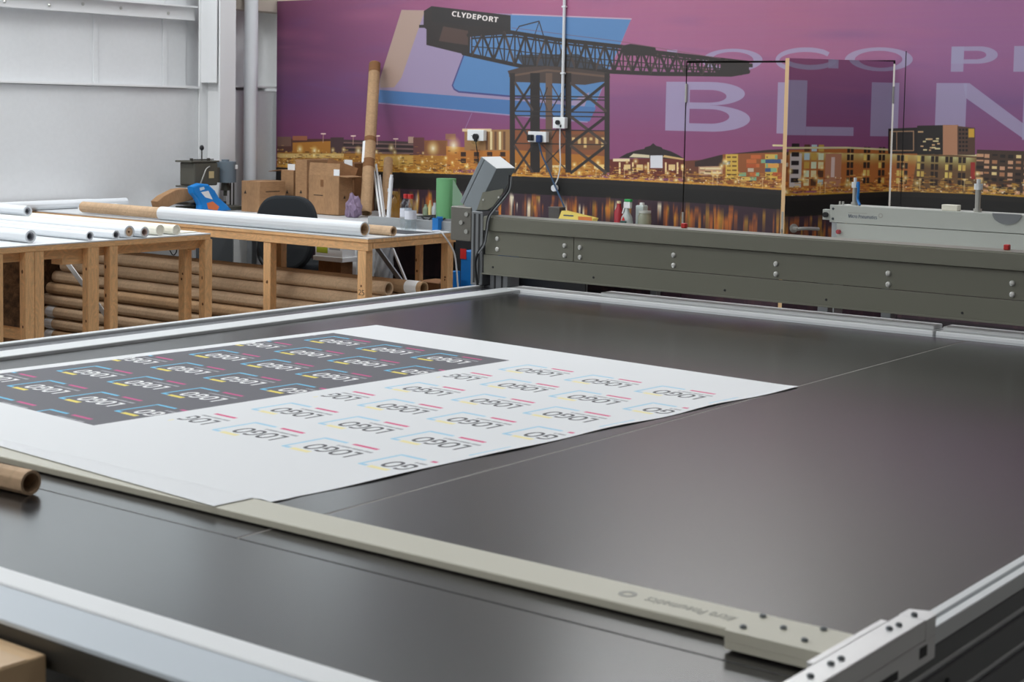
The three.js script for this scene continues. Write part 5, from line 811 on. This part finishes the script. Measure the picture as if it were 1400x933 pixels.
{ // grey channel along the rear edge of the bench, dark pad, blue cup
  const z = -7.335, a = onZ(503, 305, z).x, t = thing('metal_channel', 'long grey metal channel lying along the rear edge of bench', 'channel', V(a, BY, z));
  part('channel', [box(a, -5.985, BY + 0.0005, BY + 0.055, z - 0.006, z + 0.0, 0.001), box(a, -5.985, BY + 0.050, BY + 0.055, z - 0.03, z - 0.006), box(a, -5.985, BY + 0.0005, BY + 0.006, z - 0.03, z + 0.012)], mat(0x9b9ea0, 0.5, { metalness: 0.3 }), t);
  const p = thing('cutting_pad', 'dark grey cutting pad lying under the water bottles', 'pad', V(-6.1, BY, -7.0)); part('pad', flatPoly([[-6.45, -7.20], [-6.45, -6.97], [-6.02, -6.97], [-5.985, -7.20]], BY + 0.0001, BY + 0.0004), mat(0x3b3d40, 0.6), p);
  const q = onY(598, 315.5, BY), c = thing('blue_cup', 'small blue square pot standing on the back bench corner', 'pot', V(q.x, BY, q.z)); const hh = 0.075, s0 = 0.022; part('pot', [box(q.x - s0, q.x + s0, BY + 0.0005, BY + 0.004, q.z - s0, q.z + s0), box(q.x - s0, q.x + s0, BY + 0.004, BY + hh, q.z + s0 - 0.003, q.z + s0), box(q.x - s0, q.x + s0, BY + 0.004, BY + hh + 0.008, q.z - s0, q.z - s0 + 0.003), box(q.x - s0, q.x - s0 + 0.003, BY + 0.004, BY + hh, q.z - s0 + 0.003, q.z + s0 - 0.003), box(q.x + s0 - 0.003, q.x + s0, BY + 0.004, BY + hh, q.z - s0 + 0.003, q.z + s0 - 0.003)], M.blueBin, c);
}
// ------------------------------------------------------------------ things under and beside the back bench
{
  const z = -7.62, top = onZ(525, 330, z), b = thing('wrapped_roll', 'upright roll wrapped in crumpled grey polythene behind the bench corner leg', 'roll', V(top.x, 0, z)); const H = 1.0, seg = 40, rows = 40, g = new THREE.CylinderGeometry(0.055, 0.062, H, seg, rows, false), p = g.attributes.position;
  for (let i = 0; i < p.count; i++) { const v = V(0, 0, 0).fromBufferAttribute(p, i), a = Math.atan2(v.z, v.x), k = 1 + 0.10 * Math.sin(a * 5 + v.y * 18) * Math.sin(v.y * 31 + a * 2) + 0.06 * Math.sin(a * 9 - v.y * 40); p.setXYZ(i, v.x * k, v.y, v.z * k); } g.computeVertexNormals(); g.translate(top.x, H / 2, z); part('polythene', metric(g, 'y'), M.poly, b);
  [[510, 331, 553, 391, 'grey metal bar slanting under the bench corner'], [537, 340, 558, 391, 'thin white strip slanting beside the grey bar']].forEach(([x0, y0, x1, y1, lab], i) => { const zz = -7.42 + i * -0.06, a = onZ(x0, y0, zz), e = onZ(x1, y1, zz), d = e.clone().sub(a), f = a.clone().addScaledVector(d, a.y / (a.y - e.y)); const t = thing('slanting_bar', lab, 'bar', V(f.x, 0, f.z)); part('bar', beam(a, f, i ? 0.012 : 0.03, 0.012, V(0, 0, 1)), i ? M.white : M.aluDark, t); });
  const bx = thing('blue_crate', 'tall blue plastic crate standing on the floor behind the bench end', 'crate', V(-5.88, 0, -7.9)); const l = onZ(628, 370, -7.7).x, r = onZ(650, 370, -7.7).x, ty = onZ(632, 343, -7.7).y; part('shell', [box(l, r + 0.12, 0, ty * 0.55, -8.0, -7.7, 0.006), box(l + 0.005, r + 0.115, ty * 0.57, ty, -7.99, -7.705, 0.006)], M.blueBin, bx); part('rim', box(l - 0.008, r + 0.128, ty * 0.545, ty * 0.575, -8.005, -7.692, 0.003), M.blueBin, bx);
  part('red_tag', box(l + 0.005, l + 0.05, ty - 0.05, ty + 0.012, -7.7045, -7.70), M.red, bx, 'red tag'); 
  const b2 = thing('blue_crate', 'low blue plastic crate on the floor beside the bench end leg', 'crate', V(-6.1, 0, -7.7)); const l2 = onZ(605, 380, -7.55).x, r2 = onZ(613.5, 380, -7.55).x, t2 = onZ(608, 372, -7.55).y; part('shell', [box(l2, r2, 0, t2 * 0.6, -7.67, -7.55, 0.004), box(l2 + 0.003, r2 - 0.003, t2 * 0.62, t2, -7.667, -7.553, 0.004)], M.blueBin, b2); part('rim', box(l2 - 0.004, r2 + 0.004, t2 * 0.595, t2 * 0.625, -7.673, -7.546, 0.002), M.blueBin, b2);
  const cb = onZ(583, 391, -7.55), lc = thing('brown_carton', 'low brown carton on the floor under the back bench end', 'carton', V(cb.x, 0, -7.7)); const x0 = onZ(566, 390, -7.55).x, x1 = onZ(600, 390, -7.55).x, yy = onZ(583, 386, -7.55).y; part('body', box(x0, x1, 0, yy, -7.76, -7.55, 0.003), M.cardDark, lc);
  // printed carton on a white pedestal, seen under the bench
  const zc = -7.72, a = onZ(462, 350, zc), wx0 = onZ(455, 350, zc).x, wx1 = onZ(488, 350, zc).x, ped = thing('white_pedestal', 'white drawer pedestal standing behind the back bench', 'pedestal', V((wx0 + wx1) / 2, 0, zc - 0.2)); const ph = onZ(470, 338, zc).y;
  part('body', box(wx0, wx1, 0, ph, zc - 0.32, zc - 0.012, 0.003), M.boxLight, ped); for (let k = 0; k < 3; k++) part('drawer_front', box(wx0 + 0.004, wx1 - 0.004, ph * k / 3 + 0.006, ph * (k + 1) / 3 - 0.006, zc - 0.0118, zc, 0.003), M.boxLight, ped); void a;
  const gx0 = onZ(431, 345, -7.5).x, gx1 = onZ(468, 345, -7.5).x, gy1 = onZ(440, 333, -7.5).y, gy0 = onZ(440, 350, -7.5).y, gc = thing('printed_carton', 'yellow-green and white printed carton on a low stand behind the bench', 'carton', V((gx0 + gx1) / 2, gy0, -7.56)); part('body', box(gx0, gx1, gy0, gy1, -7.62, -7.5, 0.002), M.paper, gc); part('print_band', box(gx0 + 0.012, gx0 + 0.11, gy0 + 0.02, gy1 - 0.012, -7.5, -7.4992), mat(0xb5c233, 0.6), gc, 'yellow-green print'); part('print_band', box(gx0 + 0.125, gx1 - 0.02, gy0 + 0.045, gy1 - 0.02, -7.5, -7.4992), mat(0x9aa0a4, 0.6), gc, 'grey print');
  const st = thing('low_stand', 'low brown cardboard stand under the printed carton', 'stand', V((gx0 + gx1) / 2, 0, -7.56)); part('top', box(gx0 - 0.01, gx1 + 0.01, gy0 - 0.03, gy0 - 0.0005, -7.63, -7.49, 0.002), M.paper, st); part('column', box(gx0 + 0.02, gx1 - 0.02, 0, gy0 - 0.03, -7.62, -7.51, 0.002), M.cardDark, st);
}
// ------------------------------------------------------------------ sockets, conduit and leads on the mural
{
  const W3 = (px, py, dz = 0) => onZ(px, py, ZM + dz);
  const socket = (label, x0, y0, x1, y1) => { const a = W3(x0, y0, 0.04), b = W3(x1, y1, 0.04), t = thing('wall_socket', label, 'socket', V((a.x + b.x) / 2, b.y, ZM)); part('back_box', box(a.x, b.x, b.y, a.y, ZM, ZM + 0.030, 0.003), M.white, t); part('face_plate', box(a.x - 0.002, b.x + 0.002, b.y - 0.002, a.y + 0.002, ZM + 0.030, ZM + 0.040, 0.004), M.white, t); return { t, a, b }; };
  const s1 = socket('white double socket with black plug on the mural', 639, 177.5, 660.5, 192.5), p1 = W3(650.5, 187, 0.05);
  part('plug', [rod(V(p1.x, p1.y, ZM + 0.040), V(p1.x, p1.y, ZM + 0.065), 0.021, 20), box(p1.x - 0.012, p1.x + 0.012, p1.y - 0.035, p1.y, ZM + 0.042, ZM + 0.06, 0.004)], M.black, s1.t, 'black plug'); part('lead', wire([V(p1.x, p1.y - 0.03, ZM + 0.05), W3(652, 205, 0.03), W3(654, 222, 0.02), W3(650, 240, 0.02), V(p1.x - 0.02, 1.0, ZM + 0.02), V(p1.x - 0.03, 0.94, ZM + 0.02)], 0.0035, 40), M.rubber, s1.t); for (const dx of [-0.05, -0.035]) part('pin_hole', box(p1.x + dx, p1.x + dx + 0.008, p1.y + 0.005, p1.y + 0.009, ZM + 0.0395, ZM + 0.0406), M.slot, s1.t);
  const s2 = socket('white double socket with blue plug on the mural crane leg', 722, 180, 746, 194.5), p2 = W3(737.5, 189, 0.05), p3 = W3(726, 188.5, 0.05);
  part('plug', box(p2.x - 0.022, p2.x + 0.022, p2.y - 0.03, p2.y + 0.022, ZM + 0.040, ZM + 0.068, 0.008), mat(0x1d3a6e, 0.5), s2.t, 'blue plug'); part('plug', box(p3.x - 0.02, p3.x + 0.02, p3.y - 0.02, p3.y + 0.022, ZM + 0.040, ZM + 0.075, 0.005), M.black, s2.t, 'black adapter plug');
  part('lead', wire([V(p2.x, p2.y - 0.03, ZM + 0.055), W3(741, 212, 0.05), W3(750, 232, 0.045), W3(759, 255, 0.04), W3(768, 275, 0.05), W3(773, 290, 0.06), V(W3(776, 300, 0.06).x, 0.935, ZM + 0.08)], 0.006, 40), mat(0x2f4f70, 0.5), s2.t, 'blue lead');
  const s3 = socket('white single switch box under the white conduit on the mural', 756, 160.5, 771.5, 175.5), k = W3(762, 167.5, 0.05); part('knob', rod(V(k.x, k.y, ZM + 0.04), V(k.x, k.y, ZM + 0.055), 0.016, 20), M.black, s3.t, 'black rotary knob'); const kk = W3(765.5, 172.5, 0.05); part('indicator', box(kk.x - 0.006, kk.x + 0.006, kk.y - 0.009, kk.y + 0.009, ZM + 0.0395, ZM + 0.045, 0.002), M.black, s3.t);
  const cd = thing('cable_conduit', 'thin white conduit rising up the mural from the switch box', 'conduit', V(W3(768.5, 80).x, 1.6, ZM)), cx = W3(768.5, 155, 0.015).x; part('conduit', rod(V(cx, s3.a.y, ZM + 0.014), V(cx, MH + 0.4, ZM + 0.014), 0.0105, 16), M.pvc, cd); for (const y of [1.95, 2.4]) part('clip', box(cx - 0.016, cx + 0.016, y, y + 0.012, ZM, ZM + 0.026, 0.003), M.pvc, cd);
  const ld = thing('white_lead', 'white lead with round plug dangling from the switch box', 'lead', V(cx - 0.03, 1.2, ZM)); part('lead', wire([V(W3(764.5, 176, 0.03).x, s3.b.y - 0.002, ZM + 0.02), W3(765.5, 200, 0.03), W3(766, 225, 0.03), W3(763, 243, 0.03), W3(758, 254, 0.035)], 0.0045, 30), M.pvc, ld); const pl = W3(756.5, 257.5, 0.04); part('plug', [rod(V(pl.x, pl.y, ZM + 0.012), V(pl.x, pl.y, ZM + 0.036), 0.023, 20)], M.pvc, ld, 'round white plug');
  // white lead trailing from the bench corner
  const wl = thing('white_lead', 'white lead hanging off the back bench corner to the floor', 'lead', V(-5.94, 0.9, -7.3)); part('lead', wire([V(-6.02, BY + 0.006, -7.20), V(-5.975, BY + 0.008, -7.22), V(-5.952, BY - 0.02, -7.23), onX(620.5, 345, -5.95), onX(624.5, 372, -5.95), onX(626, 390, -5.95), V(-5.93, 0.3, -7.42), V(-5.9, 0.006, -7.4)], 0.005, 50), M.pvc, wl);
}
// ------------------------------------------------------------------ bottles and boxes on the desk, seen over the gantry
{
  const z = -8.75, put = (px) => onZ(px, 300, z).x;
  const d = thing('dark_box', 'small dark grey block standing on the desk below the mural', 'box', V(put(757), DY, z)); { const a = put(749.5), b = put(764.5), y = onZ(757, 284.5, z).y; part('block', box(a, b, DY + 0.0005, y, z - 0.07, z, 0.004), mat(0x4d4a48, 0.5), d); part('lid', box(a - 0.002, b + 0.002, y, y + 0.006, z - 0.072, z + 0.002, 0.002), mat(0x6a6766, 0.5), d); }
  const yb = thing('yellow_box', 'tilted yellow cardboard box with orange end on the desk', 'box', V(put(788), DY, z)); { const P2 = (px, py) => { const q = onZ(px, py, z + 0.05); return [q.x, q.y]; }, base = onZ(788, 300, z).y; const o = [[P2(765, 0)[0], DY + 0.0005], [P2(811, 0)[0], DY + 0.0005], P2(811, 299), P2(768, 288.5), P2(765, 296)]; const g = prism(o, 0.06, 0.001); g.translate(0, 0, z - 0.01); part('carton', g, M.yellow, yb); void base; const q = P2(806, 297); part('orange_end', box(P2(797, 0)[0], q[0] + 0.02, DY + 0.01, q[1], z + 0.0512, z + 0.0525), mat(0xc9743a, 0.6), yb, 'orange printed end'); const w2 = P2(774, 293); part('print', box(w2[0] - 0.02, w2[0] + 0.06, w2[1] - 0.012, w2[1] - 0.004, z + 0.0512, z + 0.0525), M.navy, yb); }
  const sb = V(put(857), DY + 0.0005, z), st = bottle('spray_bottle', 'grey spray bottle with green trigger on the desk below the mural', sb, [[0, 0], [0.036, 0], [0.04, 0.01], [0.04, 0.06], [0.034, 0.095], [0.016, 0.125], [0.013, 0.15]], mat(0xa9b0ad, 0.3)); const hy = onZ(857, 276, z).y; const g1 = part('trigger_head', [box(sb.x - 0.02, sb.x + 0.03, sb.y + 0.15, Math.max(hy, sb.y + 0.17), sb.z - 0.014, sb.z + 0.014, 0.005), beam(V(sb.x - 0.018, sb.y + 0.155, sb.z), V(sb.x - 0.032, sb.y + 0.115, sb.z), 0.014, 0.008)], M.boxLight, st); part('green_cap', box(sb.x - 0.015, sb.x + 0.034, Math.max(hy, sb.y + 0.17), Math.max(hy, sb.y + 0.17) + 0.018, sb.z - 0.016, sb.z + 0.016, 0.006), mat(0x1f9a4e, 0.4), g1, 'green cap'); part('label', box(sb.x - 0.026, sb.x + 0.022, sb.y + 0.02, sb.y + 0.07, sb.z + 0.036, sb.z + 0.0415, 0.002), mat(0x2e4a46, 0.5), st, 'dark green label'); part('red_emblem', tri(sb.x - 0.002, sb.y + 0.072, sb.z + 0.0395, 0.014), M.red, st);
  const wb = V(put(864.5), DY, z - 0.10), wt = thing('white_carton', 'slim white bottle standing behind the green-capped spray bottle', 'bottle', wb); part('body', box(wb.x - 0.03, wb.x + 0.03, DY + 0.0005, onZ(864, 280, z - 0.1).y, z - 0.14, z - 0.08, 0.008), mat(0xc4cfcc, 0.4), wt); part('cap', box(wb.x - 0.012, wb.x + 0.012, onZ(864, 280, z - 0.1).y, onZ(864, 276.5, z - 0.1).y, z - 0.125, z - 0.1, 0.003), M.boxLight, wt);
  const rb = V(put(840), DY + 0.0005, z - 0.05), rt = bottle('red_bottle', 'red plastic bottle standing left of the grey spray bottle', rb, [[0, 0], [0.03, 0], [0.03, 0.12], [0.014, 0.155], [0.014, 0.175], [0, 0.175]], mat(0x9c2530, 0.4)); part('cap', rod(V(rb.x, rb.y + 0.175, rb.z), V(rb.x, rb.y + 0.19, rb.z), 0.014, 16), mat(0xd8c8a0, 0.5), rt);
  const jb = V(put(879), DY + 0.0005, z - 0.02); const jt = bottle('glass_jar', 'squat pale glass jar standing right of the spray bottle', jb, [[0, 0], [0.042, 0], [0.044, 0.008], [0.044, 0.105], [0.038, 0.115], [0.038, 0.125]], new THREE.MeshPhysicalMaterial({ color: 0xc9cbb6, roughness: 0.12, transmission: 0.7, thickness: 0 })); part('lid', rod(V(jb.x, jb.y + 0.125, jb.z), V(jb.x, jb.y + 0.138, jb.z), 0.04, 22), M.putty, jt);
}
renderer.render(scene, camera);
